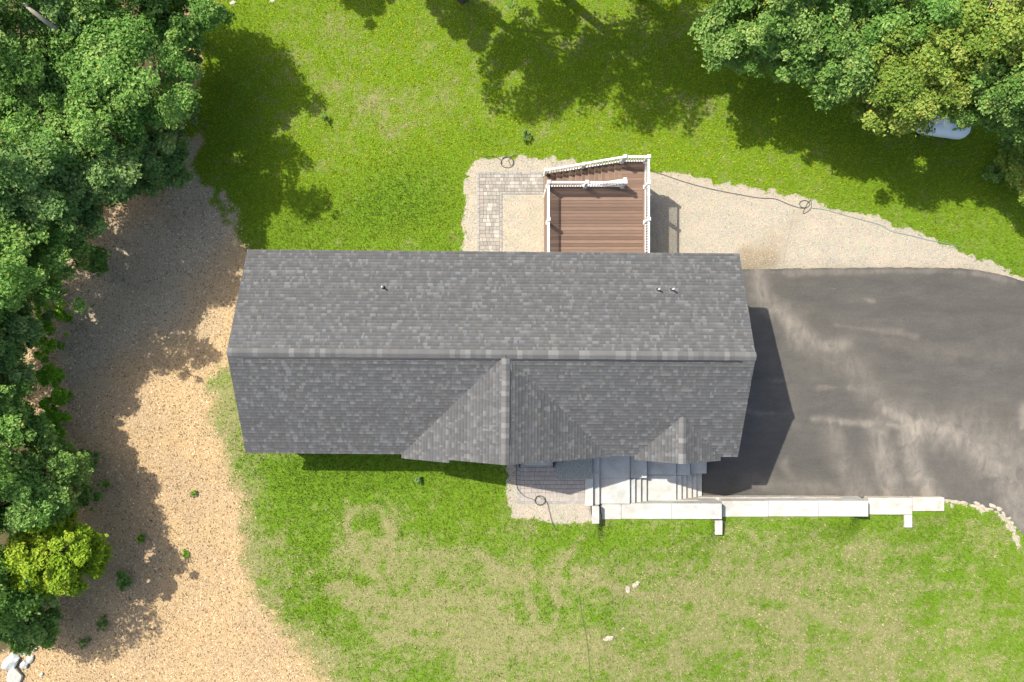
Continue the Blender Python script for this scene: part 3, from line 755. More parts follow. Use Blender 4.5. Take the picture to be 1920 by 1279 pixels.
# ------------------------------------------------------------------ pavers
def paver_obj(name, cache, w_, l_, parent, x, y, z, mat, h=.06):
    key = (round(w_, 3), round(l_, 3), mat.name)
    if key not in cache:
        b = .006; g_ = .0045; hw, hl = w_ / 2 - g_, l_ / 2 - g_
        m = MB()
        m.add([(-hw, -hl, -h), (hw, -hl, -h), (hw, hl, -h), (-hw, hl, -h), (-hw, -hl, -b), (hw, -hl, -b), (hw, hl, -b), (-hw, hl, -b),
               (-hw + b, -hl + b, 0), (hw - b, -hl + b, 0), (hw - b, hl - b, 0), (-hw + b, hl - b, 0)],
              [(0, 1, 5, 4), (1, 2, 6, 5), (2, 3, 7, 6), (3, 0, 4, 7), (4, 5, 9, 8), (5, 6, 10, 9), (6, 7, 11, 10), (7, 4, 8, 11), (8, 9, 10, 11)])
        cache[key] = m.mesh(name, mat)
    return link(name, cache[key], parent, (x, y, z + random.uniform(-.004, .004)))
def pave(parent, x0, x1, y0, y1, z, mat, unit, cache):
    """courses of unit height filled with pavers of mixed widths"""
    ny_ = max(1, round((y1 - y0) / unit)); uh = (y1 - y0) / ny_
    for j in range(ny_):
        x = x0
        while x < x1 - .02:
            wd = random.choice((unit, unit * 1.5, unit * 0.75, unit)); wd = round(wd, 3)
            if x + wd > x1 - unit * .5: wd = x1 - x
            paver_obj('paver', cache, wd, uh, parent, x + wd / 2, y0 + uh * (j + .5), z, mat); x += wd
def edge_x(parent, x0, x1, y, z, mat, cache, d=.12):
    n_ = max(1, round((x1 - x0) / .21)); w_ = (x1 - x0) / n_
    for i in range(n_): paver_obj('edge_paver', cache, w_, d, parent, x0 + w_ * (i + .5), y, z, mat)
def edge_y(parent, x, y0, y1, z, mat, cache, d=.12):
    n_ = max(1, round((y1 - y0) / .21)); l_ = (y1 - y0) / n_
    for i in range(n_): paver_obj('edge_paver', cache, d, l_, parent, x, y0 + l_ * (i + .5), z, mat)
pc = {}
path = MB().box((-1.66, 7.10, -.10), (1.52, 8.15, -.02)).box((-1.66, 3.5, -.10), (-.50, 7.099, -.02)).build('paver_path', M['stone'])
tag(path, 'L-shaped path of mottled beige and grey pavers beside the back deck', 'path')
pz = 0.035
pave(path, -1.56, 1.54, 7.22, 8.06, pz, M['paver'], 0.185, pc); pave(path, -1.56, -.60, 3.5, 7.22, pz, M['paver'], 0.185, pc)
edge_x(path, -1.68, 1.54, 8.12, pz, M['paver_edge'], pc); edge_y(path, -1.62, 3.5, 8.06, pz, M['paver_edge'], pc)
edge_x(path, -.48, 1.54, 7.16, pz, M['paver_edge'], pc); edge_y(path, -.54, 3.5, 7.22, pz, M['paver_edge'], pc)
patio = MB().box((.26, -7.40, 1.9), (3.30, -4.6, 2.04)).build('front_patio', simple('joint_sand', (0.25, 0.21, 0.175), 0.95))
tag(patio, 'front patio of smooth pinkish-grey pavers half in the house shadow', 'patio')
fz = 2.065
pave(patio, .38, 3.30, -7.30, -4.6, fz, M['paver_front'], 0.2, pc)
edge_y(patio, .30, -7.40, -4.6, fz, M['paver_edge'], pc, .16); edge_x(patio, .38, 3.30, -7.36, fz, M['paver_edge'], pc, .12)

# gravel bed, door step and small posts against the front wall
gb = MB().box((1.98, -6.27, 2.03), (3.66, -4.75, 2.10)).build('gravel_bed', simple('grey_gravel', (0.25, 0.255, 0.225), 0.95, 0.55, 22, 0.1, 1.0, 40))
tag(gb, 'square bed of grey gravel between front patio and house wall', 'gravel bed')
ds = MB().box((.27, -5.64, 2.03), (1.90, -4.62, 2.16)).build('door_step', M['concrete'], bev=.012)
tag(ds, 'pale concrete door step showing below the front gable edge', 'step')
for x, lab in ((.33, 'dark short post at the left end of the door step'), (1.88, 'dark short post at the gravel-bed end of the door step')):
    o = MB().box((x - .025, -5.70, 2.03), (x + .025, -5.52, 2.42)).box((x - .045, -5.56, 2.40), (x + .045, -5.46, 2.47)).build('step_post', M['dark'])
    tag(o, lab, 'post', 'dark posts by the door step')

# ------------------------------------------------------------------ entry stairs of concrete, walled on the house side
def ux(u, z): return (u - CU) * (CAMH - z) / FPX
ST = [(1097, 1112, 2.075, -6.0), (1112, 1124, 1.88, -4.62), (1124, 1181, 1.71, -4.6), (1181, 1191, 1.54, -6.36), (1191, 1202, 1.37, -6.36), (1202, 1212.5, 1.20, -6.36), (1212.5, 1268, 1.03, -6.30),
      (1268, 1278, .86, -6.34), (1278, 1287, .69, -6.34), (1287, 1297, .515, -6.34), (1297, 1306, .345, -6.34), (1306, 1316, .172, -6.34)]
estairs = empty('entry_stairs', (ux(1212, 1), -7, 0), 0, 'pale concrete stairs stepping down from the front patio to the driveway', 'stairs')
px, py = estairs.location.x, estairs.location.y
prev = None
for i, (u0, u1, z, yn) in enumerate(ST):
    xa = ux(u0, z) if prev is None else prev
    xb = ux(u1, z); prev = xb
    nm = 'landing' if u1 - u0 > 30 else 'step'
    if nm == 'landing' and i == 2:
        MB().box((xa - px + .003, WALL_Y + .01 - py, z - .35), (xb - px, -6.31 - py, z)).build('landing', M['concrete'], estairs, bev=.01)
        MB().box((xa - px + .003, -6.305 - py, z - .35), (xb - px, -4.62 - py, z + .002)).build('landing', M['concrete'], estairs, bev=.01)
        continue
    MB().box((xa - px + .003, WALL_Y + .01 - py, max(z - .35, -.1)), (xb - px, yn - py, z)).build(nm, M['concrete'], estairs, bev=.008)
for u0, u1, z, ys in ((1181.5, 1213, 1.56, -6.33), (1213.5, 1268, 1.16, -6.26), (1268.5, 1294, .98, -6.30), (1294.5, 1325, .60, -6.30)):
    MB().box((ux(u0, z) - px, ys - py, -.1), (ux(u1, z) - px, -4.62 - py, z)).build('cheek_block', M['concrete'], estairs, bev=.012)

# ------------------------------------------------------------------ stepped retaining wall of big concrete blocks
rwall = empty('retaining_wall', (12, WALL_Y - .38, 0), 0, 'stepped retaining wall of long white concrete blocks beside the driveway', 'wall')
wx, wy = rwall.location.x, rwall.location.y
TH = .76
def wblock(u0, u1, zt_, mat, y0=WALL_Y, th=TH, zb=-.15, dz=0.0, skew=0.0, nm='block'):
    z = zt_ + dz
    x0, x1 = ux(u0, z) - wx, ux(u1, z) - wx
    ya, yb = y0 - wy, y0 - th - wy
    m = MB(); s_ = random.uniform(-.012, .012) + skew
    m.prism([(x0 + .006, yb + s_), (x1 - .006, yb + s_ * .4), (x1 - .006, ya + s_ * .4), (x0 + .006, ya + s_)], zb, z)
    return m.build(nm, mat, rwall, bev=.018)
wblock(1110, 1124, 2.16, M['concrete'], th=.80)
for u0, u1 in ((1126, 1165), (1165, 1260), (1260, 1354)): wblock(u0, u1, 1.62, M['concrete'], th=.72)
for u0, u1 in ((1354, 1441), (1441, 1535), (1535, 1628.5)): wblock(u0, u1, 1.06, M['concrete'], th=.74)
wblock(1628.5, 1711, .42, M['concrete_old'], th=.80); wblock(1711, 1771, .32, M['concrete_old'], th=.66)
for u0, u1, z, ln in ((1341, 1355, 1.50, .66), (1696, 1711, .34, .62)):
    wblock(u0, u1, z, M['concrete'], y0=WALL_Y - .815, th=ln, nm='return_block')
# the lower courses seen on the driveway side
for u0, u1, zt_ in ((1126, 1220, 1.02), (1220, 1310, 1.02), (1310, 1400, .46), (1400, 1490, .46), (1490, 1580, .46)):
    wblock(u0, u1, zt_, M['concrete_old'], y0=WALL_Y + .03, th=.3, nm='base_block')

# ------------------------------------------------------------------ rocks
def rock_mesh(seed, flat=0.6, rough=0.25, mat=None):
    import bmesh
    b = bmesh.new(); bmesh.ops.create_icosphere(b, subdivisions=3, radius=1)
    r = random.Random(seed); off = Vector((r.random() * 50, r.random() * 50, r.random() * 50))
    planes = [(Vector((r.gauss(0, 1), r.gauss(0, 1), r.gauss(0, 1))).normalized(), r.uniform(.62, .92)) for _ in range(9)]
    from mathutils import noise as mn
    for v in b.verts:
        p = v.co.copy()
        for nrm, dd in planes:
            k = p.dot(nrm)
            if k > dd: p -= nrm * (k - dd) * .85
        p *= 1 + rough * (mn.noise(p * 1.7 + off)) + .08 * mn.noise(p * 5 + off)
        v.co = (p.x, p.y, p.z * flat)
    me = bpy.data.meshes.new('rock'); b.to_mesh(me); b.free()
    me.materials.append(mat or M['stone'])
    return me
rocks = [rock_mesh(s, .55) for s in range(5)]
def rock(name, u, v, sx, sy, rz, me, label, group=None, dz=0.0, cat='stone'):
    x, y = P(u, v); z = float(hz(x, y))
    o = link(name, me, None, (float(x), float(y), z + dz)); o.scale = (sx, sy, min(sx, sy)); o.rotation_euler = (0, 0, rz)
    return tag(o, label, cat, group)
for i, (u, v, a, b_, rz) in enumerate([(1764, 925, .16, .12, .4), (1772, 930, .12, .09, 1), (1783, 931, .20, .13, .2), (1795, 940, .17, .12, 2.2), (1785, 950, .10, .16, .3), (1808, 944, .19, .12, -.5), (1812, 950, .11, .08, 1),
        (1822, 942, .16, .10, -.4), (1832, 945, .2, .11, -.6), (1843, 950, .16, .1, -.6), (1850, 957, .13, .09, .3), (1840, 957, .09, .07, 2), (1862, 949, .21, .1, -.3), (1874, 955, .17, .11, -.6), (1882, 964, .15, .09, -1),
        (1893, 972, .10, .07, .2), (1899, 982, .13, .08, 1.8), (1890, 979, .08, .06, .2), (1904, 990, .09, .07, .8), (1900, 1000, .12, .07, 1.7), (1907, 1022, .14, .07, 2.0), (1781, 965, .12, .06, .4), (1806, 963, .08, .07, .4),
        (1792, 960, .08, .05, 2.6), (1739, 980, .08, .05, -.5), (1720, 984, .07, .04, .3), (1916, 1012, .1, .07, .8), (1913, 995, .08, .06, .1)]):
    rock('edging_stone', u, v, a, b_, rz, rocks[i % 5], 'pale rough stone in the loose row edging the driveway corner', 'pale stones edging the driveway', -.03)
me_b = rock_mesh(31, .7, .2, M['boulder']); me_p = rock_mesh(32, .7, .12, M['boulder_pale']); me_p2 = rock_mesh(33, .7, .15, M['boulder_pale'])
for u, v, a, b_, rz, me, lab in [(22, 1241, .52, .30, .75, me_b, 'long blue-grey boulder at the foot of the bottom-left shrubs'), (31, 1268, .36, .50, 0, me_p, 'largest pale boulder cut by the bottom edge near the corner'),
        (58, 1234, .17, .22, -.3, me_p2, 'small egg-shaped pale rock beside the blue-grey boulder'), (65, 1215, .17, .17, 0, me_p, 'round pale rock topmost of the bottom-left rock pile'),
        (47, 1220, .26, .20, .2, me_b, 'dark mottled rock between shrub and pale rocks'), (47, 1246, .2, .18, .8, me_b, 'small grey broken rock between the three larger boulders'),
        (79, 1263, .10, .07, .8, me_p2, 'small loose pale rock lying on the mulch')]:
    rock('boulder', u, v, a, b_, rz, me, lab, 'rocks at the bottom left corner', .05, 'rock')
for i, (u, v, a, b_, rz, lab) in enumerate([(1192, 1096, .22, .13, .5, 'larger white rock of the pair lying in the dry front lawn'), (1177, 1105, .13, .18, .2, 'smaller white rock of the pair lying in the dry front lawn'),
        (1140, 1197, .30, .12, .15, 'flat white rock lying alone low in the front lawn'), (1168, 1178, .07, .06, 0, 'tiny white stone between the larger lawn rocks'),
        (437, 5, .16, .12, .2, 'white rock at the top lawn edge near the left trees'), (510, 2, .14, .08, 0, 'small white rock cut by the top edge of the lawn')]):
    rock('lawn_rock', u, v, a, b_, rz, rock_mesh(40 + i, .5, .3, M['stone'] if i < 4 else M['boulder_pale']), lab, None, .0, 'rock')

# ------------------------------------------------------------------ hoses, cables, cords
def cord(name, pts, r, mat, label, cat, lift=0.0, z=None, n=6):
    pl = np.array(smooth(pts, 6)); x, y = P(pl[:, 0], pl[:, 1], z)
    zz = hz(x, y) if z is None else np.full(len(x), z)
    o = MB().tube([(a, b, c + r + lift) for a, b, c in zip(x, y, zz)], r, n).build(name, mat, None, True)
    return tag(o, label, cat)
def coil(u, v, ru, rv, turns, ph=0):
    return [(u + ru * math.cos(ph + a) * (1 + .08 * math.sin(a * .37)), v + rv * math.sin(ph + a) * (1 + .07 * math.cos(a * .53))) for a in np.arange(0, turns * 2 * math.pi, .5)]
cord('garden_hose', [(968, 868), (968, 890), (969, 912), (975, 922), (985, 931), (997, 935)] + coil(1012.5, 938, 9.5, 8.5, 3.2, math.pi) + [(1024, 940), (1029, 955), (1033, 972), (1037, 985), (1043, 993)], .011, M['rubber'],
     'thin dark hose coiled on the front patio and trailing into the lawn', 'hose', .04, 2.06)
cord('garden_hose', [(905, 296), (920, 293), (934, 297), (940, 302)] + coil(951, 305, 11.5, 10.5, 1.7, 2.8) + [(955, 305), (954, 300), (958, 294), (968, 291)], .011, M['rubber'], 'black hose loop lying on gravel above the paver path', 'hose', .03)
cord('garden_hose', [(1215, 318), (1250, 330), (1285, 342), (1330, 354), (1375, 363), (1420, 371), (1452, 373), (1480, 384), (1500, 390)] + coil(1508, 383, 9, 7, 1.8, 1.2) + [(1520, 375), (1519, 392), (1505, 400), (1515, 378)], .012, M['rubber'],
     'long dark hose running right from the deck corner across the gravel', 'hose', .02)
cord('garden_hose', [(1521, 390), (1545, 393), (1570, 400), (1610, 411), (1650, 422), (1672, 434), (1700, 440), (1740, 450), (1780, 458), (1803, 464)], .011, M['hoseblue'], 'thin pale green-blue hose along the gravel edge above the driveway', 'hose', .02)
cord('cord', [(1488, 392), (1484, 415), (1478, 440), (1472, 465), (1468, 492)], .008, M['tan_cord'], 'thin tan string crossing the gravel down towards the asphalt', 'cord', .02)
cord('cable', [(1085, 1115), (1090, 1150), (1098, 1190), (1103, 1230), (1106, 1285)], .008, M['cable'], 'thin dark wire running down through the middle front lawn', 'cable', .05)
cord('cable', [(1766, 1140), (1764, 1115), (1770, 1097), (1780, 1092), (1785, 1102), (1783, 1125), (1777, 1160), (1770, 1200), (1762, 1235)], .010, M['cable'], 'looped thin dark cable lying on the right front lawn', 'cable', .05)

# ------------------------------------------------------------------ white tank half hidden under the right-hand tree
x0, y0 = P(1768, 237, .8)
tank = empty('storage_tank', (float(x0), float(y0), 0), math.radians(-8), 'pale blue-white rounded tank half hidden under the yellow-green tree', 'tank')
prof = [(-1.28, 0.02), (-1.24, .22), (-1.12, .36), (-.95, .45), (-.8, .47), (.8, .47), (.95, .45), (1.12, .36), (1.24, .22), (1.28, .02)]
MB().tube([(a, 0, .72) for a, _ in prof], [b for _, b in prof], 28).build('shell', M['tank'], tank, True)
MB().tube([(0, 0, 1.15), (0, 0, 1.24), (0, 0, 1.34), (0, 0, 1.38)], [.2, .2, .17, .05], 16).build('valve_dome', M['tank'], tank, True)
for x in (-.7, .7): MB().box((x - .06, -.3, -.05), (x + .06, .3, .32)).build('foot', M['dark'], tank)

# ------------------------------------------------------------------ trees and shrubs
LEAFK = {'green': 1.8, 'blue': 1.8, 'mid': 1.65, 'yellow': 1.25, 'lime': 1.3, 'low': 1.6}
PAL = {'green': [(0.068, 0.146, 0.027), (0.106, 0.195, 0.040), (0.175, 0.255, 0.070)],
       'blue': [(0.064, 0.128, 0.034), (0.100, 0.170, 0.048), (0.170, 0.240, 0.085)],
       'mid': [(0.075, 0.148, 0.028), (0.115, 0.198, 0.042), (0.185, 0.260, 0.075)],
       'yellow': [(0.115, 0.190, 0.026), (0.185, 0.260, 0.040), (0.290, 0.335, 0.080)],
       'lime': [(0.150, 0.245, 0.012), (0.220, 0.315, 0.018), (0.300, 0.370, 0.036)],
       'low': [(0.085, 0.200, 0.012), (0.130, 0.265, 0.016), (0.170, 0.300, 0.026)]}
def foliage(seed, R, zb, zt_, pal, nclump, nleaf, ls, flat=0.62, cr=(0.42, 0.85), sparse=0.0):
    """leaf faces in many clumps through an uneven crown; returns mesh arrays and clump centres (local, base at origin)"""
    r = np.random.default_rng(seed)
    zc = zb + (zt_ - zb) * 0.52; rz = (zt_ - zb) * 0.5
    d = r.normal(size=(nclump, 3)); d[:, 2] = d[:, 2] * 0.9 + 0.25
    d /= np.linalg.norm(d, axis=1)[:, None]
    lob = 0.80 + 0.34 * np.sin(d[:, 0] * 2.6 + seed) * np.cos(d[:, 1] * 2.9 + seed * 1.7) + 0.10 * np.sin(5 * np.arctan2(d[:, 1], d[:, 0]) + seed * 2.3)
    rad = (0.45 + 0.55 * r.random(nclump) ** 0.45) * lob
    spray = r.random(nclump) < 0.2
    rad = np.where(spray, r.uniform(.95, 1.22, nclump) * lob, rad)
    cc = d * rad[:, None] * np.array([R * 1.0, R * 1.0, rz * .92]) + np.array([0, 0, zc])
    crr = r.uniform(cr[0], cr[1], nclump) * (R / 2.6) ** 0.5 * np.where(spray, .62, 1.0)
    cnt = np.maximum(6, (nleaf * crr ** 2 / (crr ** 2).sum()).astype(int))
    idx = np.repeat(np.arange(nclump), cnt); N = len(idx)
    p = r.normal(size=(N, 3)); p /= np.linalg.norm(p, axis=1)[:, None]
    p[:, 2] = np.where(p[:, 2] < -0.2, -p[:, 2] * .6, p[:, 2])
    rr = (0.35 + 0.65 * r.random(N) ** 0.5) * (1 + 0.25 * r.normal(size=N) * .6)
    pos = cc[idx] + p * (crr[idx] * rr)[:, None] * np.array([1.05, 1.05, flat])
    pos[:, 2] = np.maximum(pos[:, 2], 0.06)
    out = p * 0.75 + d[idx] * 0.25 + np.array([0, 0, 0.70]) + r.normal(size=(N, 3)) * 0.48
    nrm = out / np.linalg.norm(out, axis=1)[:, None]
    t = r.normal(size=(N, 3)); t -= nrm * (t * nrm).sum(1)[:, None]; t /= np.linalg.norm(t, axis=1)[:, None]
    b = np.cross(nrm, t)
    L = ls * r.uniform(0.5, 1.5, N); W = L * r.uniform(0.5, 0.8, N)
    sag = -L * r.uniform(0.05, 0.3, N)
    a0 = pos - t * (L * .5)[:, None]; a2 = pos + t * (L * .5)[:, None] + nrm * sag[:, None]
    a1 = pos + b * (W * .5)[:, None] + nrm * (L * .10)[:, None]; a3 = pos - b * (W * .5)[:, None] + nrm * (L * .10)[:, None]
    V = np.stack([a0, a1, a2, a3], 1).reshape(-1, 3)
    base = np.arange(N)[:, None] * 4
    F = np.concatenate([base + np.array([[0, 1, 2]]), base + np.array([[0, 2, 3]])], 0)
    pl = np.array(PAL[pal]) * LEAFK[pal]
    tt = np.clip(0.42 + 0.34 * r.normal(size=nclump)[idx] + 0.30 * r.normal(size=N), 0, 1) * 2
    i0 = np.clip(tt.astype(int), 0, 1); f = (tt - i0)[:, None]
    col = pl[i0] * (1 - f) + pl[i0 + 1] * f
    odd = r.random(N) < 0.012
    col[odd] = col[odd] * np.array([1.9, 1.1, 0.8])
    return V, F, np.repeat(col, 4, 0), cc
def make_tree(name, u, v, R, H, pal, seed, label, cat='tree', group=None, nleaf=7500, ls=0.17, zb=None, xy=None, bare=0, nclump=None, trunk_r=None, flat=.62, cr=(0.30, 0.66)):
    if xy is None:
        z = 0.5
        for _ in range(4):
            x, y = P(u, v, z + H * 0.62); z = float(hz(x, y))
    else:
        x, y = xy; z = float(hz(x, y))
    bk = Vector((float(x), float(y))).normalized() * (0.085 * H * Vector((float(x), float(y))).length / 20 * 2.2 if cat == 'tree' and xy is None else 0)
    root = empty(name, (float(x) + bk.x, float(y) + bk.y, z), 0, label, cat, group)
    zb = H * 0.28 if zb is None else zb
    nc = nclump or int(80 * (R / 2.4) ** 1.7) + 14
    nleaf = int(nleaf * 2.0) if cat == 'tree' else nleaf
    ls = ls * .80 if cat == 'tree' else ls
    V, F, col, cc = foliage(seed, R, zb, H, pal, nc, nleaf, ls, flat, cr)
    V[:, :2] -= np.array([bk.x, bk.y]); cc[:, :2] -= np.array([bk.x, bk.y])
    link('crown' if cat == 'tree' else 'foliage', mesh_np('crown', V, F, M['leaf'], col), root)
    r = random.Random(seed); tr = trunk_r or 0.022 * H + .03
    t = MB(); top = H * 0.72
    lean = (r.uniform(-.25, .25) - bk.x, r.uniform(-.25, .25) - bk.y)
    t.tube([(0, 0, -.3), (lean[0] * .1, lean[1] * .1, .25), (lean[0] * .5, lean[1] * .5, top * .5), (lean[0], lean[1], top)], [tr * 1.5, tr, tr * .75, tr * .3], 8)
    sel = r.sample(range(len(cc)), min(len(cc), 14))
    for i in sel:
        c = Vector(cc[i]); h = max(.2, min(top * .95, c.z * r.uniform(.45, .75))); s = Vector((lean[0] * h / top, lean[1] * h / top, h))
        mid = s.lerp(c, .5) + Vector((r.uniform(-.2, .2), r.uniform(-.2, .2), -.1))
        t.tube([s, mid, c], [tr * .42, tr * .25, tr * .08], 5)
    t.build('trunk' if cat == 'tree' else 'stem', M['bark'], root, True)
    for k in range(bare):
        a = r.uniform(0, 6.28); rr = R * r.uniform(.2, .7); s = Vector((math.cos(a) * rr * .4, math.sin(a) * rr * .4, H * .75))
        e_ = Vector((math.cos(a) * rr * 1.3, math.sin(a) * rr * 1.3, H * r.uniform(.92, 1.05)))
        m = MB().tube([s, s.lerp(e_, .5) + Vector((0, 0, .15)), e_], [.035, .025, .008], 5)
        for q_ in range(5):
            f_ = r.uniform(.3, .95); b0 = s.lerp(e_, f_); b1 = b0 + Vector((r.uniform(-.6, .6), r.uniform(-.6, .6), r.uniform(0, .3)))
            m.tube([b0, b1], [.014, .004], 4)
        m.build('bare_branch', M['deadwood'], root, True)
    return root
LG = 'trees of the wood on the left'; RG = 'trees at the top right'; NG = 'trees beyond the top of the lawn'
T = 'tree'
TREES = [ # u, v, R, H, palette, label, group, kwargs
 (225, 150, 3.2, 8.0, 'green', 'broad bright green maple overhanging the shaded lawn edge at top left', LG, dict(nleaf=15000)),
 (330, 35, 2.0, 6.2, 'green', 'small round green tree between the broad maple and the top lawn', LG, {}),
 (95, 20, 2.5, 8.6, 'blue', 'dark blue-green tree at the top edge beside the bare dead limb', LG, dict(bare=1)),
 (30, 130, 2.5, 9.0, 'mid', 'tall mid-green tree at the left edge left of the broad maple', LG, dict(nleaf=9000)),
 (75, 250, 2.4, 8.0, 'green', 'green tree on the left edge just below the broad maple', LG, dict(nleaf=9000)),
 (178, 322, 2.2, 6.8, 'blue', 'grey-green tree whose crown meets the top of the mulch', LG, dict(nleaf=11000)),
 (285, 300, 1.6, 4.8, 'blue', 'low grey-green tree at the narrow top tip of the mulch', LG, dict(zb=.4)),
 (60, 375, 2.6, 9.0, 'blue', 'large dark grey-green tree at the left edge above the mulch clearing', LG, dict(nleaf=11000)),
 (42, 448, 2.1, 8.4, 'green', 'dense green tree bordering the upper left curve of the mulch', LG, dict(nleaf=9000, zb=.7)),
 (-12, 505, 2.3, 9.6, 'green', 'dark green tree cut by the left edge at mid height', LG, dict(nleaf=8500)),
 (8, 610, 1.6, 5.6, 'blue', 'slim dark tree just left of the low bright shrubs', LG, {}),
 (-25, 690, 1.9, 5.8, 'blue', 'bluish tree cut by the left edge below mid height', LG, dict(nleaf=8500)),
 (5, 785, 1.8, 4.8, 'green', 'dark green tree left of the lowest bright shrubs', LG, {}),
 (80, 890, 2.1, 4.2, 'mid', 'rounded green tree above the yellow-green one at lower left', LG, dict(nleaf=9500, zb=.5)),
 (5, 930, 2.2, 5.6, 'green', 'deep green tree cut by the left edge at lower left', LG, dict(nleaf=8500)),
 (98, 1045, 2.45, 4.6, 'lime', 'bright yellow-green tree standing out at lower left', LG, dict(nleaf=10000, zb=.4, ls=.17, nclump=90, cr=(.24, .46))),
 (20, 1090, 1.8, 4.0, 'green', 'green tree behind the bright yellow-green one near the corner', LG, dict(nleaf=9000, zb=.5)),
 (35, 1160, 1.6, 3.0, 'mid', 'low green tree just above the bottom-left boulders', LG, dict(nleaf=8000, zb=.2)),
 (-70, 60, 3, 10, 'mid', 'tall tree beyond the left edge at the top', LG, dict(nleaf=7000)), (-80, 330, 3, 9.5, 'green', 'tall tree beyond the left edge above the middle', LG, dict(nleaf=7000)),
 (-90, 600, 2.8, 8.0, 'green', 'tree beyond the left edge at the middle', LG, dict(nleaf=6500)), (-170, 460, 3.0, 10.0, 'green', 'tallest tree beyond the left edge above the middle one', LG, dict(nleaf=6500)), (-90, 850, 2.8, 7, 'mid', 'tree beyond the left edge below the middle', LG, dict(nleaf=6500)),
 (-80, 1100, 2.8, 6.5, 'green', 'tree beyond the left edge near the bottom', LG, dict(nleaf=6500)), (230, -60, 2.6, 8, 'green', 'tree beyond the top edge above the broad maple', LG, dict(nleaf=6500)),
 # right
 (1415, 45, 2.9, 7.2, 'mid', 'light green maple leftmost of the top right trees', RG, dict(nleaf=13000)),
 (1525, 95, 2.4, 7.0, 'mid', 'green maple with ragged lobes over the shaded lawn at right', RG, dict(nleaf=10500)),
 (1640, 20, 2.4, 7.6, 'green', 'dark green tree at the top edge between the right-hand maples', RG, dict(nleaf=9000)),
 (1680, 155, 2.8, 7.0, 'yellow', 'yellow-green tree reaching furthest out over the right lawn', RG, dict(nleaf=14500, ls=.16)),
 (1820, 75, 3.1, 8.2, 'yellow', 'sunny yellow-green tree with pale bare branches near the top right corner', RG, dict(nleaf=13000, bare=6)),
 (1862, 185, 1.9, 7.6, 'mid', 'thin olive tree right of the half-hidden tank', RG, dict(nleaf=6000, bare=2)),
 (1930, 160, 2.6, 9.4, 'mid', 'olive green tree cut by the right edge at the top', RG, dict(nleaf=8500, bare=3)),
 (1935, 330, 1.4, 3.4, 'yellow', 'small yellow-green tree cut by the right edge above the gravel', RG, dict(nleaf=4000)),
 (1990, 20, 2.8, 9, 'green', 'tree beyond the top right corner', RG, dict(nleaf=6000)), (1500, -60, 2.8, 9, 'green', 'tree beyond the top edge above the right-hand maples', RG, dict(nleaf=6500)),
]
for i, (u, v, R, H, pal, lab, grp, kw) in enumerate(TREES):
    make_tree('maple_tree' if 'maple' in lab else 'deciduous_tree', u, v, R, H, pal, 100 + i * 7, lab, T, grp, **kw)
for i, (x, y, R, H, lab) in enumerate([(-2.4, 16.6, 2.8, 10.2, 'tall tree beyond the top edge shading the middle lawn'), (2.2, 16.9, 3.3, 10.5, 'tall tree beyond the top edge shading the right half of the lawn'),
        (-6.2, 18.6, 1.4, 9.5, 'slender tree beyond the top edge shading a small patch of lawn'), (6.0, 16.8, 2.8, 10, 'tree beyond the top edge left of the right-hand maples'), (-10.6, 19.9, 1.6, 8.0, 'small tree beyond the top edge near the lawn rocks')]):
    make_tree('deciduous_tree', 0, 0, R, H, 'green', 500 + i * 11, lab, T, NG, xy=(x, y), nleaf=9500, zb=H * .30)
SG = 'low shrubs along the mulch edge'
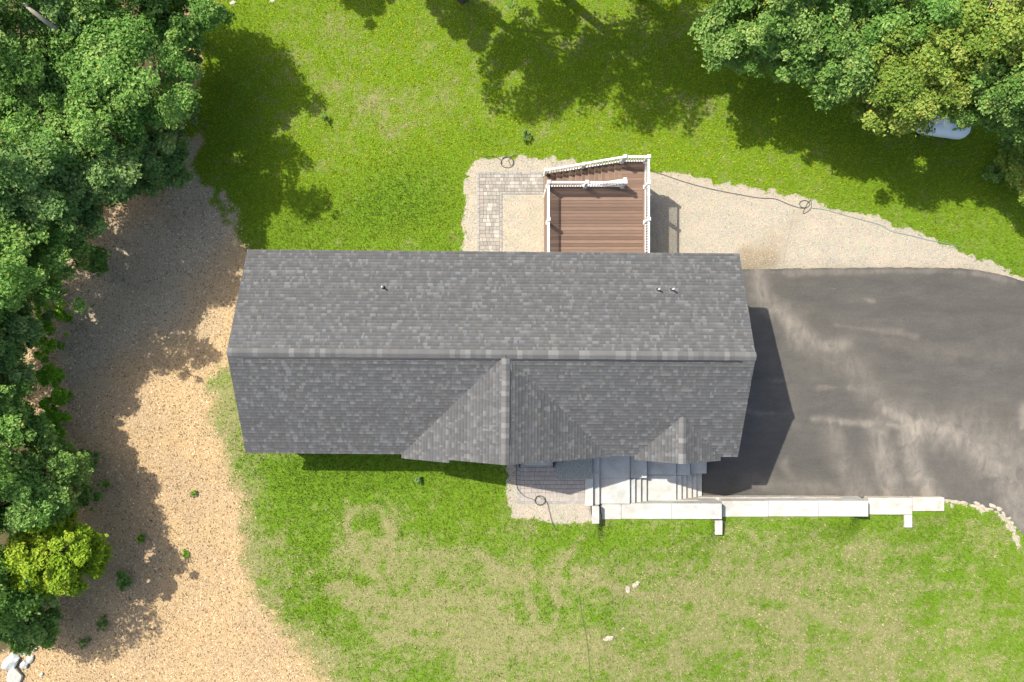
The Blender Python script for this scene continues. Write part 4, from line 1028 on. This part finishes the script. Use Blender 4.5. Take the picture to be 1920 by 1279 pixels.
for i, (u, v, R, H, pal, lab, nl) in enumerate([
 (92, 585, .8, 1.5, 'low', 'low bright shrub topmost of the row at the left mulch edge', 1500), (84, 640, .85, 1.6, 'low', 'low bright shrub second from top in the left mulch-edge row', 1600),
 (82, 698, .9, 1.7, 'low', 'low bright shrub in the middle of the left mulch-edge row', 2000), (98, 748, .85, 1.5, 'low', 'low bright shrub bulging furthest onto the left mulch', 1900),
 (96, 802, .9, 1.6, 'low', 'low bright shrub lowest of the left mulch-edge row', 1900), (150, 870, .7, 1.4, 'mid', 'green shrub spilling onto the mulch beside the rounded tree', 1900),
 (165, 930, .6, 1.1, 'mid', 'dark green shrub in the shade right of the rounded tree', 1500), (60, 555, .7, 1.5, 'mid', 'shrub at the foot of the dense tree on the mulch curve', 1800),
 (175, 500, .6, 1.2, 'green', 'dark shrub tucked under the dense tree at the mulch curve', 1500), (345, 200, .8, 1.8, 'blue', 'dark blue-green shrub below the broad maple by the lawn', 2000),
 (350, 120, .8, 2.2, 'blue', 'dark shrub right of the broad maple at the lawn edge', 2000), (325, 245, .6, 1.3, 'blue', 'small dark shrub at the top tip of the mulch', 1400),
 (232, 1088, .42, .55, 'mid', 'leafy green weed clump standing alone on the shaded mulch', 900), (190, 1172, .35, .3, 'mid', 'flat green weed clump on the mulch near the bottom left', 500),
 (155, 1205, .3, .3, 'mid', 'smaller flat weed clump nearer the boulders', 350), (265, 1010, .22, .3, 'low', 'small weed at the edge of the mulch shadow', 250), (200, 910, .22, .25, 'low', 'small weed tuft on shaded mulch right of the rounded tree', 250),
 (362, 925, .16, .25, 'low', 'tiny dark weed on the sunny mulch', 160), (345, 1040, .25, .18, 'low', 'thin weed patch in the middle of the sunny mulch', 160),
 (783, 899, .22, .35, 'blue', 'dark spiky plant on the lawn below the front gable', 260), (607, 221, .22, .55, 'green', 'tiny young tree standing alone on the upper lawn', 150),
 (988, 253, .32, .45, 'mid', 'leafy clump on the lawn above the deck', 420), (1868, 320, .7, .5, 'green', 'patch of dark weeds under the small yellow tree at right', 900), (1895, 270, .6, 1.2, 'mid', 'green shrub right of the tank under the trees', 1300),
 (1905, 345, .5, .9, 'yellow', 'yellow-green shrub at the right edge above the gravel', 1100)]):
    make_tree('shrub' if H > .5 else 'weed_clump', u, v, R, H, pal, 900 + i * 5, lab, 'shrub' if H > .5 else 'weed', SG if i < 12 else None, nleaf=nl, ls=.11 if R > .4 else .08, zb=0.0, trunk_r=.012 + .01 * R, nclump=int(10 + 14 * R), cr=(.22, .4) if R > .4 else (.12, .22))
# fallen / dead limb among the top-left trees
x0, y0 = P(40, 5, 7.5); x1, y1 = P(103, 52, 6.5)
o = MB().tube([(x0, y0, 7.4), ((x0 + x1) / 2, (y0 + y1) / 2, 7.1), (x1, y1, 6.6), (x1 + .25, y1 - .2, 4.0), (x1 + .3, y1 - .2, -.3)], [.05, .09, .12, .14, .18], 8).build('dead_tree', M['deadwood'], None, True)
tag(o, 'bare grey dead tree limb leaning among the top left crowns', 'dead tree')

# ------------------------------------------------------------------ grass, wood chips, gravel pebbles
def scatter(N, seed, box=None):
    r = np.random.default_rng(seed)
    x = r.uniform(-25.6, 25.6, N); y = r.uniform(-17.6, 17.6, N)
    hx = x + .81; hy = y + .51
    keep = ~((np.abs(hx) < 9.4) & (np.abs(hy) < 3.5))
    if box: keep &= box(x, y)
    x, y = x[keep], y[keep]; k2 = np.ones(len(x), bool); e = x > 9
    k2[e] = sdf(DRIVE, x[e], y[e]) >= 0.02
    return x[k2], y[k2], r
x, y, r = scatter(900000, 21)
mu, gr, dr, lu = masks(x, y)
clump = fbm(x * 4.5, y * 4.5, 14, 3)
dens = (1 - mu) * (1 - gr) * (0.50 + 0.55 * (1 - dr)) * (0.45 + 0.9 * clump)
dens = np.maximum(dens, 0.16 * (mu > .3) * (mu < .97) * sstep(-10.5, -9.5, x))
keep = r.random(len(x)) < dens * 0.72
keep &= ~((x > .2) & (x < 9.0) & (y > -7.55) & (y < -3.5)) & ~((x > 4.05) & (x < 21.2) & (y < -7.45) & (y > -8.32)) & ~((x > 1.4) & (x < 6.2) & (y > 3) & (y < 8.2))
x, y, dr, lu = x[keep], y[keep], dr[keep], lu[keep]; N = len(x)
z = hz(x, y)
a = r.uniform(0, 2 * np.pi, N); tilt = r.uniform(0.35, 1.35, N)
L = r.uniform(.06, .16, N) * (1 + .5 * np.clip(lu, 0, 1)); W = r.uniform(.016, .040, N)
dirx, diry, dz_ = np.cos(a) * np.sin(tilt), np.sin(a) * np.sin(tilt), np.cos(tilt)
p0 = np.stack([x - np.sin(a) * W / 2, y + np.cos(a) * W / 2, z - .01], 1); p1 = np.stack([x + np.sin(a) * W / 2, y - np.cos(a) * W / 2, z - .01], 1)
p2 = np.stack([x + dirx * L, y + diry * L, z + dz_ * L], 1)
V = np.stack([p0, p1, p2], 1).reshape(-1, 3); F = np.arange(3 * N).reshape(-1, 3)
hue = fbm(x * 0.25, y * 0.25, 31, 3)[:, None]
cg = np.array([0.072, 0.165, 0.012]) * (1 - hue) + np.array([0.165, 0.215, 0.017]) * hue
nb = sstep(2, 9, y)[:, None] * (1 - np.clip(lu, 0, 1)[:, None])
cg = cg * (1 - .8 * nb) + np.array([0.39, 0.425, 0.008]) * .8 * nb
cd = np.array([0.37, 0.325, 0.175])
isd = (r.random(N) < sstep(.2, 1.0, dr) * .72)[:, None]
col = np.where(isd, cd, cg) * r.uniform(.5, 1.55, (N, 1))
tag(link('grass', mesh_np('grass', V, F, M['grass'], np.repeat(col, 3, 0))), 'short mown grass with dry straw patches over the yard', None, None, 'stuff')
# chips
x, y, r = scatter(560000, 22, lambda x, y: x < -6)
mu, gr, dr, lu = masks(x, y)
lit = np.clip(sstep(.3, -.5, sdf(FOREST, x, y)), 0, 1)
keep = (r.random(len(x)) < mu * .75 * (1 - lit)) & (x < -6)
x, y = x[keep], y[keep]; N = len(x); z = hz(x, y)
a = r.uniform(0, 2 * np.pi, N); L = r.uniform(.025, .105, N); W = r.uniform(.010, .032, N)
t = np.stack([np.cos(a), np.sin(a), r.normal(0, .25, N)], 1); b = np.stack([-np.sin(a), np.cos(a), r.normal(0, .35, N)], 1)
c0 = np.stack([x, y, z + r.uniform(.004, .025, N)], 1)
V = np.stack([c0 - t * L[:, None] / 2 - b * W[:, None] / 2, c0 + t * L[:, None] / 2 - b * W[:, None] / 2, c0 + t * L[:, None] / 2 + b * W[:, None] / 2, c0 - t * L[:, None] / 2 + b * W[:, None] / 2], 1).reshape(-1, 3)
pal = np.array([(.13, .082, .044), (.34, .22, .105), (.46, .32, .17), (.55, .41, .235), (.64, .53, .355)])
col = pal[r.choice(5, N, p=[.16, .26, .28, .2, .1])] * r.uniform(.8, 1.2, (N, 1)) * (0.72 + 0.5 * fbm(x * .55, y * .55, 41, 4))[:, None]
shk = shade_soil_at(x, y)[:, None]; lum = col.mean(1)[:, None]
col = col * (1 - shk) + lum * np.array([1.32, 1.12, .82]) * shk  # chips greyed the same way, shade put into their colour
tag(link('wood_chips', mesh_np('wood_chips', V, np.arange(4 * N).reshape(-1, 4), M['chip'], np.repeat(col, 4, 0))), 'tan wood-chip mulch spread left of the house', None, None, 'stuff')
# pebbles
x, y, r = scatter(500000, 23, lambda x, y: ((x > -3.5) & (y > 2.5) & (y < 9.8)) | ((x > -1) & (x < 5) & (y < -4) & (y > -9)) | ((x > 19.5) & (y < -7)))
mu, gr, dr, lu = masks(x, y)
keep = (r.random(len(x)) < gr * .8) & ~((x > -1.7) & (x < 1.6) & (y > 3) & (y < 8.2) & ((x < -.45) | (y > 7.0))) & ~((x > .2) & (x < 3.8) & (y > -7.45) & (y < -4)) & ~((x > 3.1) & (y < -4) & (y > -8))
x, y = x[keep], y[keep]; N = len(x); z = hz(x, y)
s = r.uniform(.010, .030, N); a = r.uniform(0, 6.28, N)
c0 = np.stack([x, y, z], 1)
ring = [np.stack([np.cos(a + k * 1.571) * s, np.sin(a + k * 1.571) * s * .75, np.zeros(N)], 1) + c0 for k in range(4)]
top = c0 + np.stack([r.normal(0, .2, N) * s, r.normal(0, .2, N) * s, s * r.uniform(.6, 1.1, N)], 1)
V = np.stack(ring + [top], 1).reshape(-1, 3); bb = np.arange(N)[:, None] * 5
F = np.concatenate([bb + np.array([[k, (k + 1) % 4, 4]]) for k in range(4)], 0)
pal = np.array([(.17, .145, .11), (.33, .29, .225), (.42, .375, .29), (.52, .48, .40), (.26, .245, .22)])
col = pal[r.choice(5, N, p=[.14, .3, .3, .14, .12])] * r.uniform(.85, 1.15, (N, 1))
tag(link('gravel_pebbles', mesh_np('gravel_pebbles', V, F, M['pebble'], np.repeat(col, 5, 0))), 'loose tan gravel pebbles beside the deck and driveway', None, None, 'stuff')
